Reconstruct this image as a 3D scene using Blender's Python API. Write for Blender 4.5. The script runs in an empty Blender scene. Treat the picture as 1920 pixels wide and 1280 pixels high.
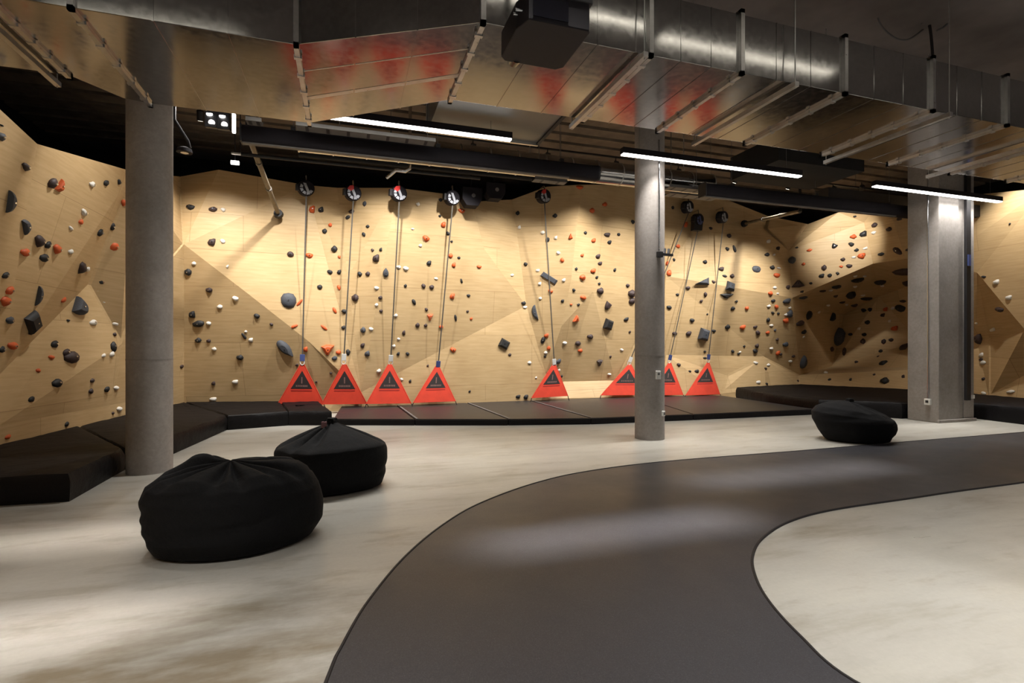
import bpy, bmesh, math, random
from mathutils import Vector, Matrix
from mathutils.bvhtree import BVHTree

random.seed(7)
S = bpy.context.scene
COL = S.collection

# ---------------------------------------------------------------- camera, world, exposure
CAM_H = 1.5
FPX = 970.0
YAW = math.radians(17.7)
HOR = 648.0
SN, CS = math.sin(YAW), math.cos(YAW)
cam_d = bpy.data.cameras.new('camera')
cam = bpy.data.objects.new('camera', cam_d)
COL.objects.link(cam)
cam.location = (0, 0, CAM_H)
cam.rotation_euler = (math.pi / 2, 0, -YAW)
cam_d.sensor_width = 36.0
cam_d.lens = 36.0 * FPX / 1920.0
cam_d.shift_y = (HOR - 640.0) / 1920.0
cam_d.clip_end = 200
S.camera = cam

world = bpy.data.worlds.new('world')
S.world = world
world.use_nodes = True
world.node_tree.nodes['Background'].inputs[0].default_value = (0.02, 0.02, 0.022, 1)
world.node_tree.nodes['Background'].inputs[1].default_value = 1.0

S.view_settings.view_transform = 'Standard'
S.view_settings.look = 'None'
S.view_settings.gamma = 1.0
S.view_settings.use_curve_mapping = False
S.view_settings.exposure = 0.15

STRIP_GLOW = 9.0          # visible diffuser of the tube lights
STRIP_POWER = 62.0        # downward light of each tube, in watts
SPOT_POWER = 560.0        # wall washing track spots

# ---------------------------------------------------------------- surveying helpers (pixel of the photo -> point on a known plane)
def ray(px, py):
    u = (px - 960.0) / FPX
    v = (HOR - py) / FPX
    return Vector((SN + u * CS, CS - u * SN, v))

ORG = Vector((0, 0, CAM_H))

def at(px, py, axis, val):
    d = ray(px, py)
    i = 'XYZ'.index(axis)
    return ORG + d * ((val - ORG[i]) / d[i])

def depth_of(p):
    q = p - ORG
    return q.x * SN + q.y * CS

# ---------------------------------------------------------------- materials
MATS = {}

def nodes_of(name):
    m = bpy.data.materials.new(name)
    m.use_nodes = True
    nt = m.node_tree
    return m, nt, nt.nodes['Principled BSDF']

def ramp(nt, fac, stops):
    r = nt.nodes.new('ShaderNodeValToRGB')
    el = r.color_ramp.elements
    while len(el) < len(stops):
        el.new(0.5)
    for e, (p, c) in zip(el, stops):
        e.position = p
        e.color = (c[0], c[1], c[2], 1)
    nt.links.new(fac, r.inputs[0])
    return r

def noise(nt, scale, detail=4, rough=0.55, vec=None):
    n = nt.nodes.new('ShaderNodeTexNoise')
    n.inputs['Scale'].default_value = scale
    n.inputs['Detail'].default_value = detail
    n.inputs['Roughness'].default_value = rough
    if vec is not None:
        nt.links.new(vec, n.inputs['Vector'])
    return n

def coords(nt, out='Object', scale=(1, 1, 1), rot=(0, 0, 0)):
    t = nt.nodes.new('ShaderNodeTexCoord')
    mp = nt.nodes.new('ShaderNodeMapping')
    mp.inputs['Scale'].default_value = scale
    mp.inputs['Rotation'].default_value = rot
    nt.links.new(t.outputs[out], mp.inputs[0])
    return mp.outputs[0]

def bump(nt, b, height, strength=0.3, dist=0.01):
    n = nt.nodes.new('ShaderNodeBump')
    n.inputs['Strength'].default_value = strength
    n.inputs['Distance'].default_value = dist
    nt.links.new(height, n.inputs['Height'])
    nt.links.new(n.outputs[0], b.inputs['Normal'])

def simple(name, col, rough=0.5, metal=0.0, var=0.15, scale=6.0, bstr=0.0, bdist=0.005, spec=0.5):
    m, nt, b = nodes_of(name)
    n = noise(nt, scale, 4, 0.6, coords(nt))
    lo = [c * (1 - var) for c in col]
    hi = [min(1, c * (1 + var)) for c in col]
    r = ramp(nt, n.outputs['Fac'], [(0.3, lo), (0.7, hi)])
    nt.links.new(r.outputs[0], b.inputs['Base Color'])
    b.inputs['Roughness'].default_value = rough
    b.inputs['Metallic'].default_value = metal
    b.inputs['Specular IOR Level'].default_value = spec
    if bstr:
        bump(nt, b, n.outputs['Fac'], bstr, bdist)
    MATS[name] = m
    return m

def mix(nt, fac, a, b, mode='MIX'):
    n = nt.nodes.new('ShaderNodeMix')
    n.data_type = 'RGBA'
    n.blend_type = mode
    if isinstance(fac, (int, float)):
        n.inputs[0].default_value = fac
    else:
        nt.links.new(fac, n.inputs[0])
    for i, x in ((6, a), (7, b)):
        if isinstance(x, tuple):
            n.inputs[i].default_value = (x[0], x[1], x[2], 1)
        else:
            nt.links.new(x, n.inputs[i])
    return n.outputs[2]

# plywood: fine grain running along the sheets, faint sheet joints and tone differences
def make_plywood():
    m, nt, b = nodes_of('plywood')
    uv = coords(nt, 'UV')
    g = noise(nt, 1.0, 5, 0.6, coords(nt, 'UV', (2.0, 22.0, 1)))
    r = ramp(nt, g.outputs['Fac'], [(0.25, (0.53, 0.37, 0.19)), (0.75, (0.655, 0.485, 0.275))])
    br = nt.nodes.new('ShaderNodeTexBrick')
    br.inputs['Scale'].default_value = 1.0
    br.inputs['Brick Width'].default_value = 2.44
    br.inputs['Row Height'].default_value = 1.22
    br.inputs['Mortar Size'].default_value = 0.004
    br.inputs['Mortar Smooth'].default_value = 0.3
    br.inputs['Color1'].default_value = (0.93, 0.91, 0.88, 1)
    br.inputs['Color2'].default_value = (1.06, 1.05, 1.03, 1)
    br.inputs['Mortar'].default_value = (0.62, 0.56, 0.48, 1)
    nt.links.new(uv, br.inputs['Vector'])
    c1 = mix(nt, 1.0, r.outputs[0], br.outputs['Color'], 'MULTIPLY')
    st = noise(nt, 0.9, 3, 0.5, uv)
    sr = ramp(nt, st.outputs['Fac'], [(0.35, (0.9, 0.88, 0.85)), (0.6, (1, 1, 1))])
    c2 = mix(nt, 1.0, c1, sr.outputs[0], 'MULTIPLY')
    nt.links.new(c2, b.inputs['Base Color'])
    b.inputs['Roughness'].default_value = 0.5
    b.inputs['Specular IOR Level'].default_value = 0.35
    MATS['plywood'] = m
make_plywood()

def make_floor():
    m, nt, b = nodes_of('polished_concrete')
    c = coords(nt, 'Object')
    big = noise(nt, 0.33, 5, 0.6, c)
    str_ = noise(nt, 1.0, 5, 0.65, coords(nt, 'Object', (0.5, 2.6, 1), (0, 0, 0.25)))
    fine = noise(nt, 30, 4, 0.7, c)
    r1 = ramp(nt, big.outputs['Fac'], [(0.30, (0.31, 0.295, 0.265)), (0.5, (0.445, 0.432, 0.405)), (0.72, (0.515, 0.505, 0.48))])
    r2 = ramp(nt, str_.outputs['Fac'], [(0.28, (0.70, 0.66, 0.58)), (0.45, (0.95, 0.94, 0.92)), (0.7, (1.05, 1.04, 1.0))])
    c1 = mix(nt, 1.0, r1.outputs[0], r2.outputs[0], 'MULTIPLY')
    r3 = ramp(nt, fine.outputs['Fac'], [(0.25, (0.93, 0.93, 0.92)), (0.7, (1.03, 1.03, 1.03))])
    c2 = mix(nt, 1.0, c1, r3.outputs[0], 'MULTIPLY')
    # dark brown wear stains, darkest in one worn corner of the floor
    sp = nt.nodes.new('ShaderNodeTexCoord')
    vm = nt.nodes.new('ShaderNodeVectorMath'); vm.operation = 'DISTANCE'
    vm.inputs[1].default_value = (-0.65, 2.62, 0)
    nt.links.new(sp.outputs['Object'], vm.inputs[0])
    mr = nt.nodes.new('ShaderNodeMapRange')
    mr.inputs[1].default_value = 0.2; mr.inputs[2].default_value = 1.3
    mr.inputs[3].default_value = 0.30; mr.inputs[4].default_value = 0.0
    nt.links.new(vm.outputs['Value'], mr.inputs[0])
    sn = noise(nt, 1.5, 5, 0.65, coords(nt, 'Object', (0.8, 2.2, 1), (0, 0, 0.3)))
    ad = nt.nodes.new('ShaderNodeMath'); ad.operation = 'ADD'
    nt.links.new(sn.outputs['Fac'], ad.inputs[0]); nt.links.new(mr.outputs[0], ad.inputs[1])
    sr = ramp(nt, ad.outputs[0], [(0.56, (1, 1, 1)), (0.84, (0.50, 0.43, 0.34))])
    c3 = mix(nt, 1.0, c2, sr.outputs[0], 'MULTIPLY')
    nt.links.new(c3, b.inputs['Base Color'])
    rr = ramp(nt, str_.outputs['Fac'], [(0.3, (0.38, 0.38, 0.38)), (0.7, (0.27, 0.27, 0.27))])
    nt.links.new(rr.outputs[0], b.inputs['Roughness'])
    bump(nt, b, fine.outputs['Fac'], 0.05, 0.002)
    MATS['polished_concrete'] = m
make_floor()

def make_concrete(name, base):
    m, nt, b = nodes_of(name)
    c = coords(nt, 'Object')
    n1 = noise(nt, 1.6, 6, 0.65, c)
    n2 = noise(nt, 22, 4, 0.7, c)
    v = nt.nodes.new('ShaderNodeTexVoronoi'); v.inputs['Scale'].default_value = 26
    nt.links.new(c, v.inputs['Vector'])
    r1 = ramp(nt, n1.outputs['Fac'], [(0.3, [x * 0.78 for x in base]), (0.7, [x * 1.12 for x in base])])
    r2 = ramp(nt, n2.outputs['Fac'], [(0.3, (0.84, 0.83, 0.82)), (0.7, (1.06, 1.06, 1.06))])
    r3 = ramp(nt, v.outputs['Distance'], [(0.0, (0.55, 0.53, 0.5)), (0.10, (1, 1, 1))])
    c1 = mix(nt, 1.0, r1.outputs[0], r2.outputs[0], 'MULTIPLY')
    c2 = mix(nt, 0.6, c1, r3.outputs[0], 'MULTIPLY')
    nt.links.new(c2, b.inputs['Base Color'])
    b.inputs['Roughness'].default_value = 0.75
    bump(nt, b, n2.outputs['Fac'], 0.25, 0.004)
    MATS[name] = m
make_concrete('column_concrete', (0.32, 0.292, 0.277))
make_concrete('pier_concrete', (0.28, 0.257, 0.244))

def make_galv(name, base, rough, wob):
    m, nt, b = nodes_of(name)
    c = coords(nt, 'Object')
    n1 = noise(nt, 1.3, 3, 0.5, c)
    n2 = noise(nt, 16, 4, 0.6, c)
    r = ramp(nt, n2.outputs['Fac'], [(0.3, [x * 0.9 for x in base]), (0.7, [x * 1.08 for x in base])])
    nt.links.new(r.outputs[0], b.inputs['Base Color'])
    b.inputs['Metallic'].default_value = 1.0
    rr = ramp(nt, n2.outputs['Fac'], [(0.3, (rough * 0.8,) * 3), (0.7, (rough * 1.25,) * 3)])
    nt.links.new(rr.outputs[0], b.inputs['Roughness'])
    bump(nt, b, n1.outputs['Fac'], wob, 0.02)
    MATS[name] = m
make_galv('galvanised_steel', (0.42, 0.412, 0.405), 0.14, 0.12)
make_galv('dull_steel', (0.30, 0.295, 0.29), 0.48, 0.1)
make_galv('galvanised_flange', (0.58, 0.57, 0.56), 0.34, 0.1)

def make_rubber():
    m, nt, b = nodes_of('speckled_rubber')
    c = coords(nt, 'Object')
    n = noise(nt, 160, 3, 0.7, c)
    n2 = noise(nt, 1.2, 4, 0.6, c)
    r = ramp(nt, n.outputs['Fac'], [(0.35, (0.023, 0.0225, 0.028)), (0.62, (0.044, 0.043, 0.051)), (0.74, (0.11, 0.107, 0.116))])
    nt.links.new(r.outputs[0], b.inputs['Base Color'])
    rr = ramp(nt, n2.outputs['Fac'], [(0.3, (0.36,) * 3), (0.7, (0.48,) * 3)])
    nt.links.new(rr.outputs[0], b.inputs['Roughness'])
    b.inputs['Specular IOR Level'].default_value = 0.6
    bump(nt, b, n.outputs['Fac'], 0.15, 0.002)
    MATS['speckled_rubber'] = m
make_rubber()

def make_cloth(name, col, rough=0.85, wr=0.4, scale=3.0, spec=0.5):
    m, nt, b = nodes_of(name)
    c = coords(nt, 'Object')
    n = noise(nt, scale, 5, 0.6, c)
    w = noise(nt, 90, 2, 0.5, c)
    r = ramp(nt, w.outputs['Fac'], [(0.3, [x * 0.8 for x in col]), (0.7, [x * 1.2 for x in col])])
    nt.links.new(r.outputs[0], b.inputs['Base Color'])
    b.inputs['Roughness'].default_value = rough
    b.inputs['Specular IOR Level'].default_value = spec
    bump(nt, b, n.outputs['Fac'], wr, 0.04)
    MATS[name] = m
make_cloth('black_canvas', (0.0085, 0.0085, 0.0095), 0.85, 0.45, 5.0, 0.18)
make_cloth('black_vinyl', (0.006, 0.0052, 0.006), 0.55, 0.5, 5.0, 0.2)
make_cloth('thick_mat_top', (0.0062, 0.0052, 0.006), 0.62, 0.4, 4.0, 0.12)
make_cloth('mat_top', (0.020, 0.019, 0.021), 0.45, 0.12, 3.0)

simple('matte_black', (0.012, 0.011, 0.013), 0.55, 0, 0.2)
simple('black_wall', (0.005, 0.005, 0.006), 0.8, 0, 0.3)
simple('satin_black', (0.014, 0.012, 0.016), 0.75, 0, 0.12, spec=0.25)
simple('projector_grey', (0.015, 0.013, 0.017), 0.5, 0, 0.08, spec=0.2)
simple('dark_glass', (0.008, 0.008, 0.012), 0.12, 0, 0.05)
simple('ceiling_board', (0.15, 0.115, 0.085), 0.85, 0, 0.35, 2.0, 0.3)
simple('ceiling_slab', (0.15, 0.132, 0.13), 0.85, 0, 0.35, 0.8, 0.4)
simple('rear_wall', (0.16, 0.15, 0.15), 0.8, 0, 0.1)
simple('brown_pipe', (0.16, 0.13, 0.09), 0.5, 0.3, 0.3)
simple('grey_tray', (0.15, 0.14, 0.13), 0.6, 0.2, 0.1)
simple('chrome', (0.62, 0.63, 0.66), 0.2, 1.0, 0.06)
simple('cover_grey', (0.42, 0.43, 0.48), 0.4, 0, 0.1)
simple('white_plastic', (0.72, 0.72, 0.70), 0.45, 0, 0.04)
simple('blue_plastic', (0.06, 0.085, 0.24), 0.4, 0, 0.1)
simple('red_fabric', (0.60, 0.040, 0.014), 0.75, 0, 0.10, 5.0, 0.15)
simple('dark_red_print', (0.36, 0.014, 0.008), 0.7, 0, 0.1)
simple('black_print', (0.014, 0.007, 0.007), 0.7, 0, 0.2)
simple('grey_print', (0.16, 0.08, 0.07), 0.7, 0, 0.2)
simple('strap_webbing', (0.085, 0.075, 0.062), 0.8, 0, 0.2, 40)
simple('seam_tape', (0.16, 0.15, 0.15), 0.6, 0, 0.2)
simple('red_sticker', (0.62, 0.035, 0.03), 0.5, 0, 0.1)
simple('pink_tag', (0.32, 0.16, 0.17), 0.7, 0, 0.1)
simple('cable_black', (0.012, 0.012, 0.013), 0.5, 0, 0.1)
simple('cable_grey', (0.12, 0.115, 0.12), 0.5, 0, 0.1)
simple('hold_black', (0.016, 0.016, 0.017), 0.6, 0, 0.3, 8, 0.3)
simple('hold_slate', (0.060, 0.066, 0.080), 0.65, 0, 0.2, 8, 0.3)
simple('hold_orange', (0.62, 0.105, 0.022), 0.55, 0, 0.2, 8, 0.3)
simple('hold_white', (0.78, 0.75, 0.69), 0.55, 0, 0.08, 8, 0.3)
simple('hold_brown', (0.050, 0.030, 0.028), 0.6, 0, 0.3, 8, 0.3)

def emitter(name, col, strength):
    m, nt, b = nodes_of(name)
    n = noise(nt, 2.0, 1, 0.5, coords(nt))
    r = ramp(nt, n.outputs['Fac'], [(0.0, col), (1.0, [x * 0.98 for x in col])])
    nt.links.new(r.outputs[0], b.inputs['Emission Color'])
    b.inputs['Emission Strength'].default_value = strength
    b.inputs['Base Color'].default_value = (0.8, 0.8, 0.8, 1)
    MATS[name] = m
emitter('tube_glow', (1.0, 0.965, 0.90), STRIP_GLOW)
emitter('led_glow', (1.0, 0.97, 0.92), 6.0)
emitter('lamp_glow', (1.0, 0.93, 0.78), 4.0)

# ---------------------------------------------------------------- mesh helpers
class MB:
    def __init__(s):
        s.v = []; s.f = []; s.uv = None
    def add(s, vs, fs):
        o = len(s.v)
        s.v += [Vector(v) for v in vs]
        s.f += [tuple(i + o for i in f) for f in fs]
        return s
    def box(s, lo, hi):
        (a, b, c), (d, e, f) = lo, hi
        return s.add([(a, b, c), (d, b, c), (d, e, c), (a, e, c), (a, b, f), (d, b, f), (d, e, f), (a, e, f)],
                     [(0, 3, 2, 1), (4, 5, 6, 7), (0, 1, 5, 4), (1, 2, 6, 5), (2, 3, 7, 6), (3, 0, 4, 7)])
    def obox(s, c, ax, ay, az):      # oriented box: centre and three half-axis vectors
        c = Vector(c)
        P = [c + ax * i + ay * j + az * k for k in (-1, 1) for (i, j) in ((-1, -1), (1, -1), (1, 1), (-1, 1))]
        return s.add(P, [(0, 3, 2, 1), (4, 5, 6, 7), (0, 1, 5, 4), (1, 2, 6, 5), (2, 3, 7, 6), (3, 0, 4, 7)])
    def prism(s, pts, off):          # polygon and an offset vector
        n = len(pts); off = Vector(off)
        P = [Vector(p) for p in pts]
        return s.add(P + [p + off for p in P],
                     [tuple(range(n)), tuple(range(2 * n - 1, n - 1, -1))] +
                     [(i, i + n, (i + 1) % n + n, (i + 1) % n) for i in range(n)])
    def tube(s, pts, r, n=10, cap=True):
        pts = [Vector(p) for p in pts]
        rs = r if isinstance(r, (list, tuple)) else [r] * len(pts)
        rings = []
        prev = None
        for i, p in enumerate(pts):
            t = (pts[min(i + 1, len(pts) - 1)] - pts[max(i - 1, 0)]).normalized()
            if prev is None:
                a = t.cross(Vector((0, 0, 1)))
                if a.length < 0.1:
                    a = t.cross(Vector((1, 0, 0)))
            else:
                a = prev - t * prev.dot(t)
            a.normalize(); prev = a
            b = t.cross(a)
            rings.append([p + (a * math.cos(2 * math.pi * k / n) + b * math.sin(2 * math.pi * k / n)) * rs[i] for k in range(n)])
        vs = [v for rg in rings for v in rg]
        fs = []
        for i in range(len(rings) - 1):
            for k in range(n):
                fs.append((i * n + k, i * n + (k + 1) % n, (i + 1) * n + (k + 1) % n, (i + 1) * n + k))
        if cap:
            fs.append(tuple(range(n - 1, -1, -1)))
            fs.append(tuple((len(rings) - 1) * n + k for k in range(n)))
        return s.add(vs, fs)
    def build(s, name, mat, parent=None, smooth=False, bevel=0.0):
        me = bpy.data.meshes.new(name)
        me.from_pydata([tuple(v) for v in s.v], [], s.f)
        bm = bmesh.new(); bm.from_mesh(me)
        bmesh.ops.recalc_face_normals(bm, faces=bm.faces)
        if bevel:
            bmesh.ops.bevel(bm, geom=[e for e in bm.edges], offset=bevel, segments=2, affect='EDGES', profile=0.6)
        bm.to_mesh(me); bm.free()
        if smooth:
            for p in me.polygons:
                p.use_smooth = True
            if smooth != 'all':
                me.set_sharp_from_angle(angle=math.radians(40))
        me.materials.append(MATS[mat])
        o = bpy.data.objects.new(name, me)
        COL.objects.link(o)
        if parent:
            o.parent = parent
            o.matrix_parent_inverse = Matrix.Translation(-parent.location)
        return o

def tag(o, label, cat=None, group=None, kind=None):
    o['label'] = label
    if cat: o['category'] = cat
    if group: o['group'] = group
    if kind: o['kind'] = kind
    return o

def thing(name, label, cat, loc=(0, 0, 0), group=None):
    o = bpy.data.objects.new(name, None)
    o.empty_display_size = 0.1
    COL.objects.link(o)
    o.location = loc
    return tag(o, label, cat, group)

def structure(o, label):
    o['kind'] = 'structure'
    o['label'] = label
    return o

# ---------------------------------------------------------------- room shell
structure(MB().box((-9, -7, -0.2), (19, 15.5, 0)).build('floor', 'polished_concrete'), 'polished pale grey concrete floor with brown wear stains')
CEIL = 6.05
ceiling = structure(MB().box((-9, -7, CEIL), (19, 15.5, CEIL + 0.2)).build('ceiling', 'ceiling_slab'), 'dark unfinished concrete ceiling above the ducts')
rib_me = None
for i in range(17):
    y = 6.2 + i * 0.45
    if rib_me is None:
        o = MB().box((-8.6, -0.16, CEIL - 0.09), (18.6, 0.16, CEIL + 0.01)).build('ceiling_board', 'ceiling_board', ceiling)
        rib_me = o.data
    else:
        o = bpy.data.objects.new('ceiling_board', rib_me); COL.objects.link(o); o.parent = ceiling
    o.location = (0, y, 0)
wall_back = structure(MB().box((-9, 14.3, 0), (19, 14.5, CEIL)).build('wall_back', 'black_wall'), 'black wall behind the climbing panels')
wall_left = structure(MB().box((-6.2, -7, 0), (-6.0, 14.3, CEIL)).build('wall_left', 'black_wall'), 'black wall behind the side climbing panels')
wall_right = structure(MB().box((16.8, -7, 0), (17.0, 14.3, CEIL)).build('wall_right', 'black_wall'), 'black wall behind the cave panels')
structure(MB().box((-6.0, -6.8, 0), (16.8, -6.6, CEIL)).build('wall_front', 'rear_wall'), 'plain dark grey wall facing the climbing wall')

# ---------------------------------------------------------------- climbing wall: faceted plywood panels
PV = {}
TRIS_V, TRIS_F, TRI_FACET = [], [], []

def facet(parent, verts, name='plywood_panel', thick=0.02, only=False):
    pts = [None] * len(verts)
    for i, v in enumerate(verts):
        key = (v[0], v[1])
        if len(v) == 4:
            pts[i] = at(v[0], v[1], v[2], v[3]); PV[key] = pts[i]
        elif key in PV:
            pts[i] = PV[key]
    known = [p for p in pts if p is not None]
    if any(p is None for p in pts):
        a, b = known[0], known[1]
        c = max(known[2:], key=lambda q: (q - a).cross(b - a).length)
        n = (b - a).cross(c - a).normalized()
        for i, v in enumerate(verts):
            if pts[i] is None:
                d = ray(v[0], v[1])
                pts[i] = ORG + d * ((a - ORG).dot(n) / d.dot(n))
                PV[(v[0], v[1])] = pts[i]
    if only: return
    return panel(parent, pts, name, thick)

def panel(parent, pts, name='plywood_panel', thick=0.02):
    n = Vector((0, 0, 0))
    for i in range(len(pts)):
        n += pts[i].cross(pts[(i + 1) % len(pts)])
    n.normalize()
    c = sum(pts, Vector()) / len(pts)
    if n.dot(ORG - c) < 0:
        n = -n; pts = pts[::-1]
    me = bpy.data.meshes.new(name)
    bm = bmesh.new()
    fv = [bm.verts.new(p) for p in pts]
    bv = [bm.verts.new(p - n * thick) for p in pts]
    bm.faces.new(fv)
    bm.faces.new(bv[::-1])
    k = len(pts)
    for i in range(k):
        bm.faces.new((fv[i], bv[i], bv[(i + 1) % k], fv[(i + 1) % k]))
    t1 = Vector((0, 0, 1)).cross(n)
    t1 = t1.normalized() if t1.length > 0.05 else Vector((1, 0, 0))
    t2 = n.cross(t1)
    off = (random.uniform(0, 2), random.uniform(0, 1))
    bmesh.ops.triangulate(bm, faces=[f for f in bm.faces if len(f.verts) > 4], ngon_method='BEAUTY')
    uvl = bm.loops.layers.uv.new('UVMap')
    for f in bm.faces:
        for l in f.loops:
            l[uvl].uv = (l.vert.co.dot(t1) + off[0], l.vert.co.dot(t2) + off[1])
    bm.to_mesh(me); bm.free()
    me.materials.append(MATS['plywood'])
    o = bpy.data.objects.new(name, me)
    COL.objects.link(o)
    o.parent = parent
    me.calc_loop_triangles()
    b0 = len(TRIS_V)
    TRIS_V.extend([v.co.copy() for v in me.vertices])
    for lt in me.loop_triangles:
        if max(lt.vertices) < k:
            TRIS_F.append(tuple(i + b0 for i in lt.vertices))
    return o

def kicker(parent, line):
    """vertical base boards from a line of panel vertices down to the floor"""
    for a, b in zip(line[:-1], line[1:]):
        A, B = PV[a], PV[b]
        panel(parent, [A, B, Vector((B.x, B.y, 0)), Vector((A.x, A.y, 0))], 'kick_board')

W = wall_left
facet(W, [(-260, 20, 'X', -3.55), (0, 205, 'X', -3.52), (70, 270, 'X', -3.52), (0, 701, 'X', -4.22), (-260, 965, 'X', -4.40)])
facet(W, [(70, 270), (250, 322, 'X', -3.30), (165, 533, 'X', -3.96), (0, 701)])
facet(W, [(250, 322), (258, 560, 'X', -3.60), (228, 645, 'X', -3.74), (165, 533)])
facet(W, [(-260, 965), (0, 701), (0, 797, 'X', -4.16), (-260, 900, 'X', -4.30)])
facet(W, [(0, 701), (165, 533), (228, 645), (207, 759, 'X', -3.86), (0, 797)])
facet(W, [(228, 645), (258, 560), (258, 749, 'X', -3.74), (207, 759)])
kicker(W, [(-260, 900), (0, 797), (207, 759), (258, 749)])
# inner corner towards the back wall
facet(W, [(250, 322), (338, 331, 'Y', 12.35), (345, 458, 'Y', 12.0), (258, 560)])
facet(W, [(258, 560), (345, 458), (345, 757, 'Y', 13.0), (258, 749)])
kicker(W, [(258, 749), (345, 757)])

A_, B_, C_ = PV[(-260, 20)], PV[(-260, 965)], PV[(-260, 900)]
for ya, yb in ((A_.y, 1.0), (1.0, -2.6)):
    za = lambda y: A_.z
    panel(W, [Vector((A_.x, ya, A_.z)), Vector((A_.x, yb, A_.z)), Vector((C_.x, yb, 0.9)), Vector((C_.x, ya if ya < 2 else C_.y, 0.9 if ya < 2 else C_.z))])
    panel(W, [Vector((C_.x, ya if ya < 2 else C_.y, 0.9 if ya < 2 else C_.z)), Vector((C_.x, yb, 0.9)), Vector((C_.x, yb, 0)), Vector((C_.x, ya if ya < 2 else C_.y, 0))], 'kick_board')

W = wall_back
facet(W, [(345, 458), (575, 347, 'Y', 12.2), (677, 735, 'Y', 12.25), (579, 640), (467, 552)])
facet(W, [(338, 331), (410, 318, 'Y', 12.2), (575, 347), (345, 458)])
facet(W, [(575, 347), (632, 352, 'Y', 12.0), (652, 520, 'Y', 12.15), (677, 735)])
facet(W, [(345, 458), (467, 552), (579, 640), (677, 735), (677, 757), (525, 752), (345, 757)])
facet(W, [(632, 352), (745, 352, 'Y', 11.6), (652, 520)])
facet(W, [(652, 520), (745, 352), (677, 735)])
facet(W, [(960, 374, 'Y', 12.2), (1090, 346, 'Y', 11.5), (1023, 700, 'Y', 12.30), (1025, 350), (1071, 523), (1053, 611), (987, 573), (973, 464), (968, 433)], only=True)
facet(W, [(960, 374), (1025, 350), (1090, 346), (1071, 523), (1053, 611), (1023, 700), (987, 573), (973, 464), (968, 433)])
facet(W, [(1053, 611), (1057, 715, 'Y', 12.55), (1023, 700)])
facet(W, [(745, 352), (848, 365), (885, 378), (908, 467), (987, 573), (677, 735)])
facet(W, [(885, 378), (960, 374), (968, 433), (973, 464), (908, 467)])
facet(W, [(908, 467), (973, 464), (987, 573)])
facet(W, [(677, 735), (987, 573), (1023, 700), (1028, 747), (678, 757)])
facet(W, [(1090, 346), (1215, 347, 'Y', 11.9), (1071, 523), (1235, 560), (1112, 546)], only=True)
facet(W, [(1090, 346), (1215, 347), (1235, 560), (1112, 546), (1071, 523)])
facet(W, [(1071, 523), (1112, 546), (1053, 611)])
facet(W, [(1112, 546), (1235, 560), (1240, 710, 'Y', 12.6), (1153, 713, 'Y', 12.6), (1057, 715), (1053, 611)])
facet(W, [(1023, 700), (1057, 715), (1153, 713), (1240, 710), (1240, 742, 'Y', 12.4), (1028, 747)])
facet(W, [(1215, 347), (1322, 358, 'Y', 12.35), (1299, 430, 'Y', 12.3), (1248, 517, 'Y', 12.25), (1235, 560)])
facet(W, [(1322, 358), (1440, 405, 'Y', 12.2), (1434, 429), (1479, 470, 'Y', 12.2), (1248, 517), (1299, 430)])
facet(W, [(1248, 517), (1479, 470), (1486, 558, 'Y', 12.05), (1432, 668, 'Y', 12.55), (1249, 665, 'Y', 12.6)])
facet(W, [(1235, 560), (1248, 517), (1249, 665), (1240, 710)])
facet(W, [(1249, 665), (1432, 668), (1360, 703), (1350, 738, 'Y', 12.25), (1240, 742), (1240, 710)])
facet(W, [(1432, 668), (1436, 728, 'Y', 12.35), (1350, 738), (1360, 703)])
# prow above the cave
facet(W, [(1479, 470, 'Y', 12.2), (1486, 558, 'Y', 12.05), (1637, 494, 'Y', 10.75), (1620, 417)], only=True)
facet(W, [(1620, 417), (1637, 494), (1674, 411, 'Y', 10.2), (1698, 485)], only=True)
facet(W, [(1434, 429), (1440, 405), (1515, 420, 'Y', 12.0), (1479, 470)])
facet(W, [(1479, 470), (1515, 420), (1572, 398, 'Y', 11.3), (1640, 390, 'Y', 10.6), (1674, 411), (1620, 417)])
facet(W, [(1479, 470), (1620, 417), (1637, 494), (1486, 558)])
facet(W, [(1620, 417), (1674, 411), (1698, 485), (1637, 494)])
# cave
facet(W, [(1486, 558), (1637, 494), (1698, 485), (1760, 492, 'Y', 9.3), (1760, 515, 'Y', 10.2), (1648, 556, 'Y', 12.1), (1583, 589, 'Y', 13.2)])
facet(W, [(1486, 558), (1583, 589), (1560, 686, 'Y', 13.1), (1500, 703, 'Y', 12.75)])
facet(W, [(1486, 558), (1500, 703), (1432, 668)])
facet(W, [(1583, 589), (1648, 556), (1722, 640, 'Y', 11.1), (1560, 686)])
facet(W, [(1648, 556), (1760, 515), (1760, 660), (1722, 640)])
facet(W, [(1560, 686), (1722, 640), (1760, 660), (1760, 690, 'Y', 9.9)])
facet(W, [(1432, 668), (1500, 703), (1500, 723, 'Y', 12.45), (1436, 728)])
facet(W, [(1500, 703), (1560, 686), (1760, 690), (1760, 735, 'Y', 9.55), (1500, 723)])
kicker(W, [(345, 757), (525, 752), (677, 757), (678, 757), (1028, 747), (1240, 742), (1350, 738), (1436, 728), (1500, 723), (1760, 735)])
W = wall_right
facet(W, [(1674, 411), (1640, 390), (1760, 372, 'Y', 9.3), (1760, 492), (1698, 485)])
facet(W, [(1760, 372), (1960, 352, 'Y', 7.0), (1960, 664), (1920, 616, 'Y', 7.45), (1832, 511, 'Y', 8.45), (1760, 492)])
facet(W, [(1760, 492), (1832, 511), (1920, 616), (1854, 630, 'Y', 8.5), (1832, 640, 'Y', 8.85), (1760, 515)])
facet(W, [(1760, 515), (1832, 640), (1854, 630), (1854, 743, 'Y', 8.35), (1760, 735), (1760, 690), (1760, 660)])
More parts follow.
